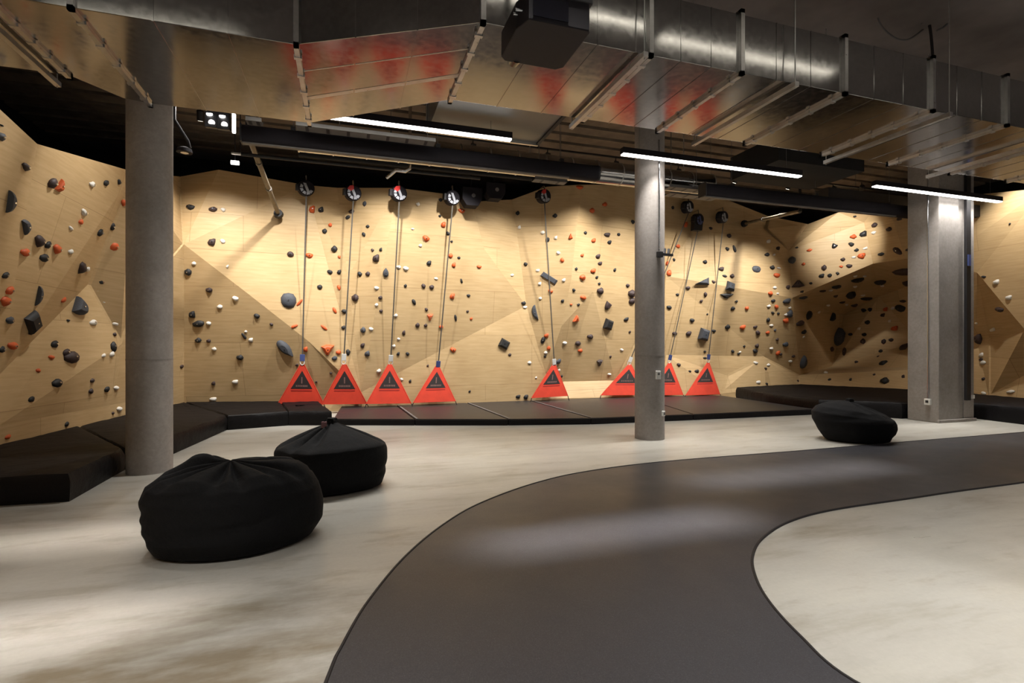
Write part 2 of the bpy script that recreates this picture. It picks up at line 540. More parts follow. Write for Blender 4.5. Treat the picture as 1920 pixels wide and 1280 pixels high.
facet(W, [(1854, 630), (1920, 616), (1960, 664), (1960, 752, 'Y', 7.2), (1920, 748), (1854, 743)])
facet(W, [(1960, 352), (2500, 330, 'Y', 3.2), (2500, 812, 'Y', 3.2), (1960, 752), (1960, 664)])
kicker(W, [(1760, 735), (1854, 743), (1960, 752), (2500, 812)])

BVH = BVHTree.FromPolygons(TRIS_V, TRIS_F)

def hit(px, py):
    d = ray(px, py).normalized()
    loc, nrm, idx, dist = BVH.ray_cast(ORG, d)
    if loc is None:
        return None, None
    if nrm.dot(d) > 0:
        nrm = -nrm
    return loc, nrm

# ---------------------------------------------------------------- columns
def column(px, py, label, r=0.235):
    p = at(px, py, 'Z', 0)
    fw = Vector((p.x, p.y, 0)).normalized()
    c = p + fw * r
    t = thing('concrete_column', label, 'column', (c.x, c.y, 0))
    n = 48
    prof = [(0, r * 1.0), (0.03, r * 1.0), (0.05, r), (CEIL - 0.1, r)]
    pts = [(c.x, c.y, z) for z, _ in prof]
    MB().tube(pts, [q for _, q in prof], n).build('shaft', 'column_concrete', t, True)
    # shallow formwork ring joint
    MB().tube([(c.x, c.y, 1.33), (c.x, c.y, 1.345)], r + 0.0025, n).build('formwork_joint', 'pier_concrete', t, True)
    return c, t

c1, col1 = column(281, 890, 'stout round concrete column standing against the thick black crash mat')
c2, col2 = column(1218, 826, 'round concrete column with a light conduit and a small bracket on its shaft')
# fittings of the middle column
d2 = (ORG - c2); d2.z = 0; d2.normalize()
side = Vector((-d2.y, d2.x, 0))
def on_col2(px, py, r=0.235, out=0.0):
    d = ray(px, py); o = Vector((0, 0)); dd = Vector((d.x, d.y)); cc = Vector((c2.x, c2.y))
    a = dd.dot(dd); b = -2 * dd.dot(cc); c = cc.dot(cc) - (r + out) ** 2
    disc = max(0, b * b - 4 * a * c)
    t = (-b - math.sqrt(disc)) / (2 * a)
    return ORG + d * t
a = on_col2(1236, 470, out=0.012); 
MB().tube([a, (a.x, a.y, 4.75)], 0.011, 8).build('conduit', 'chrome', col2, True)
t = thing('wall_bracket', 'small black clamp bracket fixed to the round column under the conduit', 'bracket', on_col2(1237, 476))
p = on_col2(1237, 477, out=0.03)
out = Vector((p.x - c2.x, p.y - c2.y, 0)).normalized(); sd = Vector((-out.y, out.x, 0))
if sd.dot(Vector((CS, -SN, 0))) < 0: sd = -sd
UP = Vector((0, 0, 1))
MB().obox(p, out * 0.03, sd * 0.045, UP * 0.045).build('clamp', 'matte_black', t, bevel=0.006)
MB().obox(p + sd * 0.13 + out * 0.02, out * 0.018, sd * 0.10, UP * 0.018).build('arm', 'matte_black', t)
for k in range(2):
    MB().tube([p + sd * (0.09 + 0.07 * k) + UP * 0.02, p + sd * (0.10 + 0.07 * k) + UP * 0.10], 0.02, 8).build('knob', 'cable_grey', t, True)
t = thing('socket_box', 'small white wall switch box on the round column beside a red gate', 'socket', on_col2(1234, 703))
p = on_col2(1234, 703, out=0.012); out = Vector((p.x - c2.x, p.y - c2.y, 0)).normalized(); sd = Vector((-out.y, out.x, 0))
MB().obox(p, out * 0.014, sd * 0.042, UP * 0.065).build('housing', 'white_plastic', t, bevel=0.006)
MB().tube([p + UP * 0.02, p + UP * 0.02 + out * 0.024], 0.02, 12).build('dial', 'cable_grey', t, True)
t = thing('socket_box', 'small pale outlet box low on the round column near the floor', 'socket', on_col2(1243, 775))
p = on_col2(1243.5, 775, out=0.012); out = Vector((p.x - c2.x, p.y - c2.y, 0)).normalized(); sd = Vector((-out.y, out.x, 0))
MB().obox(p, out * 0.02, sd * 0.03, UP * 0.04).build('housing', 'white_plastic', t, bevel=0.006)
MB().obox(p + out * 0.02, out * 0.006, sd * 0.018, UP * 0.022).build('cover', 'cable_grey', t)

# pier on the right, square with a recessed joint and black trunking
t = thing('concrete_pier', 'square concrete pier with a recessed dark joint beside the cave', 'column', (11.4, 7.3, 0))
MB().box((10.92, 7.03, 0), (11.48, 7.62, CEIL - 0.095)).build('shaft', 'pier_concrete', t, bevel=0.015)
MB().box((11.48, 7.07, 0), (11.66, 7.62, CEIL - 0.095)).build('joint', 'pier_concrete', t)
MB().box((11.66, 7.05, 0), (11.95, 7.62, CEIL - 0.095)).build('pilaster', 'pier_concrete', t, bevel=0.01)
MB().box((10.90, 7.01, 0), (11.97, 7.05, 0.06)).build('base_grout', 'column_concrete', t, bevel=0.01)
a = at(1740, 752, 'X', 10.898)
tc = thing('conduit', 'thin pale conduit ending in a small box low on the square pier', 'conduit', (a.x, a.y, a.z))
MB().tube([(10.898, a.y, a.z), (10.898, a.y, 4.9)], 0.013, 8).build('pipe', 'chrome', tc, True)
MB().box((10.86, a.y - 0.05, a.z - 0.07), (10.92, a.y + 0.05, a.z + 0.05)).build('outlet_box', 'white_plastic', tc, bevel=0.006)
MB().box((10.852, a.y - 0.03, a.z - 0.03), (10.86, a.y + 0.02, a.z + 0.02)).build('socket', 'matte_black', tc)
tt = thing('cable_trunking', 'black vertical cable trunking down the square pier', 'trunking', (11.72, 7.03, 0.3))
MB().box((11.66, 7.00, 0.42), (11.78, 7.05, 5.2)).build('channel', 'matte_black', tt)
MB().box((11.68, 6.985, 3.08), (11.76, 7.0, 3.30)).build('label_plate', 'blue_plastic', tt)
MB().box((11.86, 7.01, 0.45), (11.91, 7.05, 0.52)).build('end_box', 'white_plastic', tt)

# ---------------------------------------------------------------- crash mats
def slab(name, pts, z0, z1, label, cat='mat', group=None, sidemat='black_vinyl', topmat='mat_top', round_=0.03):
    c = sum((Vector((p[0], p[1], 0)) for p in pts), Vector()) / len(pts)
    t = thing(name, label, cat, (c.x, c.y, z0), group)
    P = [Vector((p[0], p[1], z0)) for p in pts]
    b = MB().prism(P, (0, 0, z1 - z0 - 0.008)).build('body', sidemat, t, bevel=min(round_, (z1 - z0) * 0.3))
    # top cover
    Q = []
    for p in pts:
        d = Vector((c.x - p[0], c.y - p[1], 0)).normalized()
        Q.append(Vector((p[0], p[1], z1 - 0.010)) + d * 0.03)
    MB().prism(Q, (0, 0, 0.010)).build('top_cover', topmat, t)
    return t

def fl(px, py, z=0.0):
    p = at(px, py, 'Z', z)
    return (p.x, p.y)

def offset_base(a, d):
    return (PV[a].x + d[0], PV[a].y + d[1])

ZL = 0.27
def dense(pts, step=0.35):
    out = []
    for a, b in zip(pts, pts[1:] + pts[:1]):
        a = Vector(a); b = Vector(b); n = max(1, int((b - a).length / step))
        out += [tuple(a.lerp(b, k / n)) for k in range(n)]
    return out
# left thick mat along the side wall, two slabs
LW = [offset_base(k, (0.03, 0)) for k in ((-260, 900), (0, 797), (207, 759), (258, 749))]
m_a, m_b, m_c = fl(-330, 962), fl(0, 948), fl(130, 940)
m_d, m_e = fl(250, 876), fl(425, 806)
f_ = (c1.x - 0.30, c1.y - 0.1)
def mid(a, b, k): return (a[0] + (b[0] - a[0]) * k, a[1] + (b[1] - a[1]) * k)
s1 = mid(LW[1], LW[2], 0.55)
cor = offset_base((345, 757), (0.02, -0.03))
def rumpled_slab(name, pts, z1, label, group=None, seed=1):
    """thick padded mat: soft edges, slightly rumpled black cover"""
    rnd = random.Random(seed)
    c = sum((Vector((p[0], p[1], 0)) for p in pts), Vector()) / len(pts)
    t = thing(name, label, 'mat', (c.x, c.y, 0), group)
    D = dense(pts, 0.16)
    n = len(D)
    rings = []
    for (ins, z) in ((0.0, 0.0), (-0.012, z1 * 0.3), (-0.012, z1 * 0.7), (0.006, z1 - 0.03), (0.03, z1 - 0.006), (0.10, z1), (0.4, z1 + 0.004)):
        ring = []
        for p in D:
            d = Vector((c.x - p[0], c.y - p[1], 0)).normalized()
            w = rnd.uniform(-0.010, 0.010) if 0 < z else 0
            ring.append(Vector((p[0], p[1], z + (rnd.uniform(-0.006, 0.006) if 0.02 < z else 0))) + d * (ins + w))
        rings.append(ring)
    side = MB()
    k0 = 5
    vs = [v for r in rings[:k0] for v in r]
    fs = [(i * n + k, i * n + (k + 1) % n, (i + 1) * n + (k + 1) % n, (i + 1) * n + k) for i in range(k0 - 1) for k in range(n)]
    fs.append(tuple(range(n - 1, -1, -1)))
    side.add(vs, fs).build('side_cover', 'black_vinyl', t, True)
    top = MB()
    vs = [v for r in rings[k0 - 1:] for v in r]
    fs = [(i * n + k, i * n + (k + 1) % n, (i + 1) * n + (k + 1) % n, (i + 1) * n + k) for i in range(2) for k in range(n)]
    fs.append(tuple(2 * n + k for k in range(n)))
    top.add(vs, fs).build('top_cover', 'thick_mat_top', t, True)
    return t
g1 = 'thick black crash mats'
mat_split_w = mid(LW[1], LW[2], 0.62)
m_d = fl(233, 881); m_d2 = fl(327, 850)
rumpled_slab('crash_mat', [LW[0], LW[1], mat_split_w, m_d, m_c, m_b, m_a], ZL, 'thick rumpled black crash mat under the side climbing wall', g1, 1)
rumpled_slab('crash_mat', [(mat_split_w[0], mat_split_w[1] + 0.02), LW[2], LW[3], cor, m_e, m_d2, (m_d[0], m_d[1] + 0.02)], ZL,
             'thick black crash mat filling the corner behind the stout column', g1, 2)
rumpled_slab('crash_mat', [(cor[0] + 0.02, cor[1]), offset_base((525, 752), (0, -0.04)), fl(540, 797.5), (m_e[0] + 0.02, m_e[1])], ZL,
             'thick black crash mat below the first red gate', g1, 4)
e0 = offset_base((525, 752), (0.012, -0.04))
e1 = at(612, 760, 'Z', 0.2)
rumpled_slab('crash_mat', [e0, (e0[0] + 0.78, e0[1] - 0.12), fl(622, 797), (fl(540, 797.5)[0] + 0.012, fl(540, 797.5)[1])], ZL,
             'thick black crash mat ending beside the second red gate', g1, 3)
# thin roped-climbing mats: seams follow the pale tape lines
ZT = 0.12
YB = 12.45
front = [fl(624, 797.2), fl(778, 797.5), fl(953, 797.5), fl(1108, 795.5), fl(1300, 787.5), fl(1530, 777)]
backp = [at(640, 758, 'Z', ZT), at(740, 757, 'Z', ZT), at(868, 752, 'Z', ZT), at(985, 748, 'Z', ZT), at(1190, 742, 'Z', ZT), at(1352, 741, 'Z', ZT)]
backp = [(p.x, min(p.y, 12.5)) for p in backp]
side_lab = ['between the thick crash mat and the third red gate', 'below the third and fourth red gates', 'below the bare wall beside the lone red gate',
            'in front of the lone red gate', 'in front of the round column and the last red gates']
for i in range(5):
    g = 0.006
    a, b, c, d = front[i], front[i + 1], backp[i + 1], backp[i]
    t = slab('floor_mat', [(a[0] + g, a[1]), (b[0] - g, b[1]), (c[0] - g, c[1]), (d[0] + g, d[1])], 0, ZT,
             'flat dark grey floor mat ' + side_lab[i], 'mat', 'flat mats under the rope wall', round_=0.012)
    if 0 < i < 4:
        A = Vector((a[0] + 0.03, a[1] + 0.04, ZT + 0.0005)); D = Vector((d[0] + 0.03, d[1] - 0.05, ZT + 0.0005))
        w = Vector((0.035, 0, 0))
        MB().prism([A, A + w, D + w, D], (0, 0, 0.003)).build('seam_tape', 'seam_tape', t)
# thick mat of the cave
ZR = 0.33
rp = [at(1362, 747, 'Z', ZT), at(1500, 763, 'Z', ZT)]
rightmat = [(rp[0].x + 0.02, rp[0].y), (rp[1].x, rp[1].y)]
far = [(PV[k].x - 0.03, PV[k].y - 0.04) for k in ((1760, 735), (1500, 723), (1436, 728))]
fr3 = fl(1700, 787.5)
pier_l = (10.86, 7.66); pier_r = (12.0, 7.66)
rumpled_slab('crash_mat', [fl(1535, 777), (10.6, 8.1), (10.86, 7.70), (11.3, 7.70)] + [far[0], far[1], far[2], (PV[(1350, 738)].x + 0.35, PV[(1350, 738)].y - 0.25)] + [(rp[1].x * 0.5 + rp[0].x * 0.5 + 0.3, rp[1].y * 0.5 + rp[0].y * 0.5)], ZR,
             'thick black crash mat under the dark climbing cave', g1, 5)
R0 = (PV[(1760, 735)].x - 0.03, PV[(1760, 735)].y - 0.06)
R1 = (PV[(1854, 743)].x - 0.04, PV[(1854, 743)].y - 0.02)
R2 = (PV[(1960, 752)].x - 0.04, PV[(1960, 752)].y)
q0 = fl(1831, 786); q1 = fl(1960, 801)
rumpled_slab('crash_mat', [(11.315, 7.70), (12.0, 7.68), (q0[0] + 0.10, q0[1] + 0.05), q1, (R2[0], q1[1] - 0.2), R2, R1, R0], ZR,
             'thick black crash mat beyond the square pier under the side of the cave', g1, 6)

# ---------------------------------------------------------------- rubber track
def smooth_line(pts, n=8):
    P = [Vector(p) for p in pts]
    out = []
    for i in range(len(P) - 1):
        p0, p1, p2, p3 = P[max(i - 1, 0)], P[i], P[i + 1], P[min(i + 2, len(P) - 1)]
        for k in range(n):
            t = k / n
            out.append(0.5 * ((2 * p1) + (-p0 + p2) * t + (2 * p0 - 5 * p1 + 4 * p2 - p3) * t * t + (-p0 + 3 * p1 - 3 * p2 + p3) * t ** 3))
    out.append(P[-1])
    return out
outer = [fl(x, y) for x, y in ((612, 1280), (642, 1212), (690, 1130), (760, 1045), (830, 986), (900, 945), (1000, 908), (1100, 885), (1250, 866), (1500, 846), (1700, 829), (1920, 811))]
inner = [fl(x, y) for x, y in ((1920, 905), (1800, 921), (1700, 936), (1560, 957), (1480, 979), (1430, 1010), (1411, 1044), (1416, 1082), (1442, 1130), (1500, 1195), (1600, 1280))]
o_dir = (Vector(outer[-1]) - Vector(outer[-2])).normalized()
i_dir = (Vector(inner[0]) - Vector(inner[1])).normalized()
outer = [(-0.42, -3.0), (-0.42, 0.0), (-0.33, 1.2)] + outer + [tuple(Vector(outer[-1]) + o_dir * 2.6)]
inner = [tuple(Vector(inner[0]) + i_dir * 4.6)] + inner + [(2.3, 1.2), (2.45, 0.0), (2.45, -3.0)]
OUT = smooth_line(outer); INN = smooth_line(inner)
track = thing('rubber_track', 'dark speckled rubber running track curving across the concrete floor', 'track', (2, 3, 0))
mb = MB()
poly = [Vector((p[0], p[1], 0.0)) for p in OUT + INN]
mb.prism(poly, (0, 0, 0.010))
mb.build('surface', 'speckled_rubber', track)
for L, nm in ((OUT, 'edge_strip'), (INN, 'edge_strip')):
    MB().tube([(p[0], p[1], 0.006) for p in L], 0.011, 6).build(nm, 'matte_black', track, True)

# ---------------------------------------------------------------- big galvanised duct
HC = 2.70
ZB = CAM_H + HC
duct = thing('ventilation_duct', 'large galvanised steel ventilation duct running across under the ceiling', 'duct', (3, 5, ZB))
bx = [-2.6, -1.6, -0.98, -0.775, -0.16, 0.40, 0.993, 1.375, 1.874, 2.366, 2.84, 3.33, 3.82, 4.3]
def yfb(x):
    if x <= -0.98: return 1.854, 2.32
    if x <= -0.86: return 1.854, 2.32 + (x + 0.98) / 0.12 * 0.15
    if x <= -0.16: return 1.854, 2.49
    if x <= 0.40:
        k = (x + 0.16) / 0.56
        return 1.854 + (1.552 - 1.854) * k, 2.49 + (2.08 - 2.49) * k
    return 1.552, 2.08
HT_L, HT_R = 0.62, 0.58
for i in range(len(bx) - 1):
    xs = [bx[i]] + ([-0.86] if bx[i] < -0.86 < bx[i + 1] else []) + [bx[i + 1]]
    ht = HT_L if bx[i] < 0.4 else HT_R
    fpts = [(x * HC, yfb(x)[0] * HC, ZB) for x in xs]
    bpts = [(x * HC, yfb(x)[1] * HC, ZB) for x in xs[::-1]]
    MB().prism(fpts + bpts, (0, 0, ht)).build('duct_section', 'galvanised_steel', duct, bevel=0.004)
    # standing seams across bottom and front
    ns = 2
    for k in range(1, ns + 1):
        x = bx[i] + (bx[i + 1] - bx[i]) * k / (ns + 1)
        if bx[i + 1] - bx[i] < 0.25: continue
        yf, yb = yfb(x)
        X = x * HC; a = yf * HC; b = yb * HC
        MB().prism([Vector((X - 0.006, a - 0.004, ZB - 0.004)), Vector((X - 0.006, b + 0.004, ZB - 0.004)), Vector((X - 0.006, b + 0.004, ZB + 0.002)),
                    Vector((X - 0.006, a + 0.01, ZB + 0.002)), Vector((X - 0.006, a + 0.01, ZB + ht)), Vector((X - 0.006, a - 0.004, ZB + ht))], (0.012, 0, 0)).build('seam', 'galvanised_steel', duct)
for x in bx[1:-1]:
    yf, yb = yfb(x); ht = HT_L if x < 0.4 else HT_R
    X = x * HC; a = yf * HC; b = yb * HC; w = 0.022; p = 0.035
    fm = MB()
    fm.box((X - w, a - p, ZB - p), (X + w, b + p, ZB + 0.005))
    fm.box((X - w, a - p, ZB - p), (X + w, a + 0.005, ZB + ht + p))
    fm.box((X - w, b - 0.005, ZB - p), (X + w, b + p, ZB + ht + p))
    fm.box((X - w, a - p, ZB + ht - 0.005), (X + w, b + p, ZB + ht + p))
    fl_ = fm.build('flange', 'galvanised_flange', duct)
    for k in range(5):
        yy = a + (b - a) * (k + 0.5) / 5
        MB().box((X - 0.035, yy - 0.02, ZB - p - 0.006), (X + 0.035, yy + 0.02, ZB - p * 0.3)).build('flange_clamp', 'galvanised_flange', fl_)
# diagonal profile lines of the jog section
for k in (0.28, 0.62):
    A = Vector((-0.16 * HC, (1.854 + (2.49 - 1.854) * k) * HC, ZB - 0.001)); B = Vector((0.40 * HC, (1.552 + (2.08 - 1.552) * k) * HC, ZB - 0.001))
    d = (B - A).normalized(); s_ = d.cross(UP)
    MB().obox((A + B) / 2, (B - A) / 2, s_ * (0.03 if k > 0.5 else 0.006), UP * 0.002).build('stiffener', 'galvanised_flange', duct)
# support channels with hanger rods
for x in (-1.03, 0.955, 1.60, 2.43, 3.2):
    yf, yb = yfb(x)
    X = x * HC
    sc = MB().box((X - 0.025, yf * HC - 0.10, ZB - 0.085), (X + 0.025, yb * HC + 0.12, ZB - 0.037)).build('support_channel', 'galvanised_flange', duct)
    MB().tube([(X, yf * HC - 0.075, ZB - 0.10), (X, yf * HC - 0.075, CEIL)], 0.006, 6).build('hanger_rod', 'galvanised_flange', sc, True)
    MB().tube([(X, yb * HC + 0.095, ZB - 0.10), (X, yb * HC + 0.095, CEIL)], 0.006, 6).build('hanger_rod', 'galvanised_flange', sc, True)

# branch duct running back over the lamp row
bd = thing('branch_duct', 'flat galvanised branch duct running back from the large duct', 'duct', (2, 6.6, 4.62))
MB().box((1.12, 5.70, 4.62), (2.78, 7.55, 4.95)).build('duct_section', 'dull_steel', bd, bevel=0.004)
for y in (5.74, 7.50):
    MB().box((1.09, y - 0.02, 4.585), (2.81, y + 0.02, 4.985)).build('flange', 'galvanised_flange', bd)
MB().box((2.78, 5.9, 4.60), (2.83, 7.5, 4.66)).build('corner_profile', 'matte_black', bd)
MB().tube([(1.62, 5.85, 4.45), (1.62, 5.85, 4.62)], 0.02, 8).build('handle', 'matte_black', bd, True)
for x in (1.2, 2.7):
    MB().tube([(x, 6.6, 4.95), (x, 6.6, CEIL)], 0.006, 6).build('hanger_rod', 'galvanised_flange', bd, True)
# round spiral duct further back
rd = thing('spiral_duct', 'round silver spiral duct running behind the black housings', 'duct', (2, 8.6, 4.72))
x0, x1 = at(560, 262, 'Y', 8.6).x, at(1330, 344, 'Y', 8.6).x
zz = at(1150, 326, 'Y', 8.6).z
MB().tube([(x0, 8.6, zz), (x1, 8.6, zz)], 0.20, 28).build('pipe', 'galvanised_steel', rd, True)
n = int((x1 - x0) / 0.5)
for k in range(n + 1):
    x = x0 + (x1 - x0) * k / n
    MB().tube([(x - 0.01, 8.6, zz), (x + 0.01, 8.6, zz)], 0.207, 28).build('spiral_seam', 'galvanised_flange', rd, True)
for x in (x0 + 0.6, (x0 + x1) / 2, x1 - 0.6):
    MB().tube([(x, 8.6, zz + 0.2), (x, 8.6, CEIL - 0.08)], 0.008, 6).build('hanger_rod', 'galvanised_flange', rd, True)

# ---------------------------------------------------------------- tube lights
def strip(xa, xb, y, z, label, group=None, k=1.0):
    t = thing('linear_lamp', label, 'lamp', ((xa + xb) / 2, y, z), group)
    MB().box((xa, y - 0.048, z + 0.012), (xb, y + 0.048, z + 0.10)).build('housing', 'satin_black', t)
    MB().box((xa + 0.01, y - 0.044, z - 0.006), (xb - 0.01, y + 0.044, z + 0.0115)).build('diffuser', 'tube_glow', t)
    ld = bpy.data.lights.new('downlight', 'AREA'); ld.shape = 'RECTANGLE'; ld.size = xb - xa - 0.04; ld.size_y = 0.08
    ld.energy = STRIP_POWER * k; ld.spread = math.radians(80); ld.color = (1.0, 0.965, 0.90)
    lo = bpy.data.objects.new('downlight', ld); COL.objects.link(lo)
    lo.location = (0, 0, -0.012); lo.parent = t
    for x in (xa + 0.3, xb - 0.3):
        MB().tube([(x, y, z + 0.10), (x, y, CEIL - 0.01 if y < 5.9 else CEIL - 0.095)], 0.003, 5).build('suspension_wire', 'cable_grey', t, True)
    return t
HL = 2.885
ZS = CAM_H + HL
YS = 6.93
strip(-0.425 * HL, 0.764 * HL, YS, ZS, 'glowing white linear lamp hanging just behind the jog of the large duct')
strip(1.369 * HL, 2.56 * HL, YS, ZS, 'glowing white linear lamp hanging in front of the round column with the bracket')
strip(3.15 * HL, 4.34 * HL, YS, ZS, 'glowing white linear lamp hanging in front of the square pier')
for y in (1.2, -3.6):
    for k in range(4):
        xa = (-1.2 + 1.79 * k) * HL
        strip(xa, xa + 1.19 * HL, y, 4.55, 'glowing white linear lamp over the running track', 'lamp rows over the open floor', 1.2)

# ---------------------------------------------------------------- black housings (rolled screens / baffles) hung behind the lamps
def housing(pa, pb, y, r, label):
    A = at(pa[0], pa[1], 'Y', y); B = at(pb[0], pb[1], 'Y', y)
    z = (A.z + B.z) / 2
    t = thing('screen_housing', label, 'housing', ((A.x + B.x) / 2, y, z))
    w, h = r * 0.9, r
    prof = []
    for k in range(16):
        a = 2 * math.pi * k / 16
        cx, sx = math.cos(a), math.sin(a)
        prof.append((math.copysign(abs(cx) ** 0.6, cx) * w, math.copysign(abs(sx) ** 0.6, sx) * h))
    pts = [Vector((A.x, y + p, z + q)) for p, q in prof]
    MB().prism(pts, (B.x - A.x, 0, 0)).build('casing', 'satin_black', t, True, bevel=0)
    MB().box((A.x - 0.02, y - w * 1.02, z - h * 1.02), (A.x, y + w * 1.02, z + h * 1.02)).build('end_cap', 'matte_black', t, bevel=0.006)
    pts = [Vector((B.x, y + p * 1.01, z + q * 1.01)) for p, q in prof]
    MB().prism(pts, (0.03, 0, 0)).build('end_cap', 'matte_black', t, True)
    MB().box((A.x, y - w * 0.5, z - h - 0.014), (B.x - 0.5, y + w * 0.2, z - h + 0.01)).build('bottom_rail', 'grey_tray', t)
    for k in range(3):
        x = A.x + (B.x - A.x) * (0.12 + 0.38 * k)
        br = MB().box((x - 0.03, y - 0.05, z + h - 0.01), (x + 0.03, y + 0.05, z + h + 0.05)).build('hanger_bracket', 'matte_black', t)
        MB().tube([(x, y, z + h + 0.05), (x, y, CEIL - 0.095)], 0.004, 5).build('wire', 'cable_grey', br, True)
    return t
housing((455, 254), (1118, 324), 7.6, 0.115, 'long black tubular housing hanging behind the first linear lamp')
housing((1318, 358), (1708, 397), 7.9, 0.12, 'shorter black tubular housing hanging between the round column and the square pier')

# grey cable trays
def tray(pa, pb, y, label, w=0.09, h=0.05):
    A = at(pa[0], pa[1], 'Y', y); B = at(pb[0], pb[1], 'Y', y)
    z = (A.z + B.z) / 2
    t = thing('cable_tray', label, 'cable tray', ((A.x + B.x) / 2, y, z))
    MB().box((A.x, y - w, z), (B.x, y + w, z + 0.006)).build('base', 'grey_tray', t)
    for s_ in (-1, 1):
        MB().box((A.x, y + s_ * w - 0.004, z), (B.x, y + s_ * w + 0.004, z + h)).build('side_rail', 'grey_tray', t)
    n = max(2, int((B.x - A.x) / 0.25))
    for k in range(n):
        x = A.x + (B.x - A.x) * (k + 0.5) / n
        MB().box((x - 0.02, y - w * 0.8, z - 0.003), (x + 0.02, y + w * 0.8, z - 0.0005)).build('slot', 'matte_black', t)
    for x in (A.x + 0.1, B.x - 0.1):
        MB().tube([(x, y, z), (x, y, CEIL - 0.095)], 0.005, 5).build('hanger_rod', 'grey_tray', t, True)
    return t
tray((556, 240), (815, 270), 7.25, 'perforated grey cable tray above the long black housing')
tray((462, 229), (492, 233), 7.25, 'short piece of grey cable tray beside the duct edge', 0.07)
tray((1000, 338), (1060, 345), 8.6 - 0.55, 'short pale grey tray end below the long black housing', 0.08)
tray((1250, 352), (1314, 360), 8.3, 'grey cable tray between the round column and the short black housing', 0.10)
tray((1250, 365), (1340, 374), 9.3, 'pale grey tray above the paired auto belays', 0.12)

# ---------------------------------------------------------------- track rail with spotlights washing the wall
RY, RZ = 10.1, 5.6
rail = thing('track_rail', 'black lighting track rail running along in front of the climbing wall', 'rail', (4, RY, RZ))
MB().box((-3.0, RY - 0.02, RZ), (13.2, RY + 0.02, RZ + 0.04)).build('profile', 'matte_black', rail)
for x in (-2.2, 0.8, 3.8, 6.8, 9.8, 12.6):
    MB().tube([(x, RY, RZ + 0.04), (x, RY, CEIL - 0.095)], 0.006, 6).build('hanger_rod', 'cable_grey', rail, True)
def spot_lamp(loc, target, label, group, power, angle=75, blend=0.6, glow='lamp_glow', size=0.055):
    loc = Vector(loc); target = Vector(target)
    t = thing('spotlight', label, 'spotlight', loc, group)
    d = (target - loc).normalized()
    h = MB().tube([loc - d * 0.10, loc - d * 0.09, loc + d * 0.06, loc + d * 0.07], [size * 0.8, size, size, size * 0.96], 14).build('head', 'matte_black', t, True)
    MB().tube([loc + d * 0.066, loc + d * 0.074], size * 0.72, 14).build('lens', glow, h, True)
    MB().tube([loc - d * 0.02, loc - d * 0.02 + UP * 0.14], 0.012, 8).build('stem', 'matte_black', t, True)
    if power:
        ld = bpy.data.lights.new('spot_light', 'SPOT')
        ld.energy = power; ld.spot_size = math.radians(angle); ld.spot_blend = blend
        ld.color = (1.0, 0.96, 0.90); ld.shadow_soft_size = 0.05
        lo = bpy.data.objects.new('spot_light', ld)
        COL.objects.link(lo)
        lo.location = loc + d * 0.10
        lo.rotation_euler = d.to_track_quat('-Z', 'Y').to_euler()
        lo.parent = t; lo.matrix_parent_inverse = Matrix.Translation(-loc)
    return t
sx = [-2.4, -0.8, 0.8, 2.4, 4.0, 5.6, 7.2, 8.8, 10.4]
for i, x in enumerate(sx):
    spot_lamp((x, RY, RZ - 0.16), (x - 0.5, 12.5, 0.6), 'small black track spotlight aimed at the plywood wall', 'spotlights on the track rail', SPOT_POWER, 96, 1.0)
spot_lamp((12.3, 9.7, RZ - 0.16), (13.6, 11.3, 4.5), 'black spotlight aimed at the prow of the cave', None, SPOT_POWER * 0.5, 60, 0.7)
spot_lamp((-1.9, 8.4, RZ - 0.16), (-4.0, 7.6, 1.6), 'black spotlight aimed at the side climbing wall', 'spotlights for the side wall', SPOT_POWER * 0.42, 125, 1.0)
spot_lamp((-1.9, 5.0, RZ + 0.2), (-4.2, 4.6, 1.6), 'black spotlight aimed at the side climbing wall', 'spotlights for the side wall', SPOT_POWER * 0.42, 125, 1.0)
spot_lamp((13.2, 7.3, 5.55), (14.3, 7.5, 3.3), 'black spotlight above the plywood beyond the square pier', None, SPOT_POWER * 0.55, 92, 0.9)
spot_lamp((11.7, 10.0, RZ - 0.16), (10.9, 12.4, 2.4), 'black spotlight at the end of the rail beside the cave prow', None, SPOT_POWER * 0.7, 62, 0.9)

# unseen narrow-beam lights, added with housings to make light pools on the floor
def added_pool_light(xa, xb, y, z, ty, power, label):
    t = thing('added_pool_light', label, 'lamp', ((xa + xb) / 2, y, z), 'added pool lights over the floor')
    d = Vector((0, ty - y, -z)).normalized(); n = Vector((1, 0, 0)).cross(d)
    c = Vector(((xa + xb) / 2, y, z)); hx = Vector(((xb - xa) / 2, 0, 0))
    MB().obox(c, hx, n * 0.05, d * 0.05).build('housing', 'satin_black', t)
    MB().obox(c + d * 0.051, hx * 0.98, n * 0.03, d * 0.002).build('lens', 'lamp_glow', t)
    for x in (xa + 0.2, xb - 0.2):
        MB().tube([(x, y, z), (x, y, CEIL)], 0.006, 6).build('hanger_rod', 'cable_grey', t, True)
    ld = bpy.data.lights.new('beam', 'AREA'); ld.shape = 'RECTANGLE'; ld.size = xb - xa; ld.size_y = 0.05
    ld.energy = power; ld.spread = math.radians(11); ld.color = (1.0, 0.96, 0.88)
    lo = bpy.data.objects.new('beam', ld); COL.objects.link(lo)
    lo.location = c + d * 0.06; lo.rotation_euler = d.to_track_quat('-Z', 'Y').to_euler()
    lo.rotation_euler = Matrix((Vector((1, 0, 0)), n * -1, d * -1)).transposed().to_euler() if False else (math.atan2(-d.y * -1, -d.z), 0, 0)
    lo.parent = t; lo.matrix_parent_inverse = Matrix.Translation(-t.location)
added_pool_light(1.0, 3.3, 3.2, 5.2, 3.72, 11, 'added pool light over the bend of the running track')
added_pool_light(3.6, 6.4, 2.9, 5.3, 4.75, 11, 'added pool light over the straight of the running track')
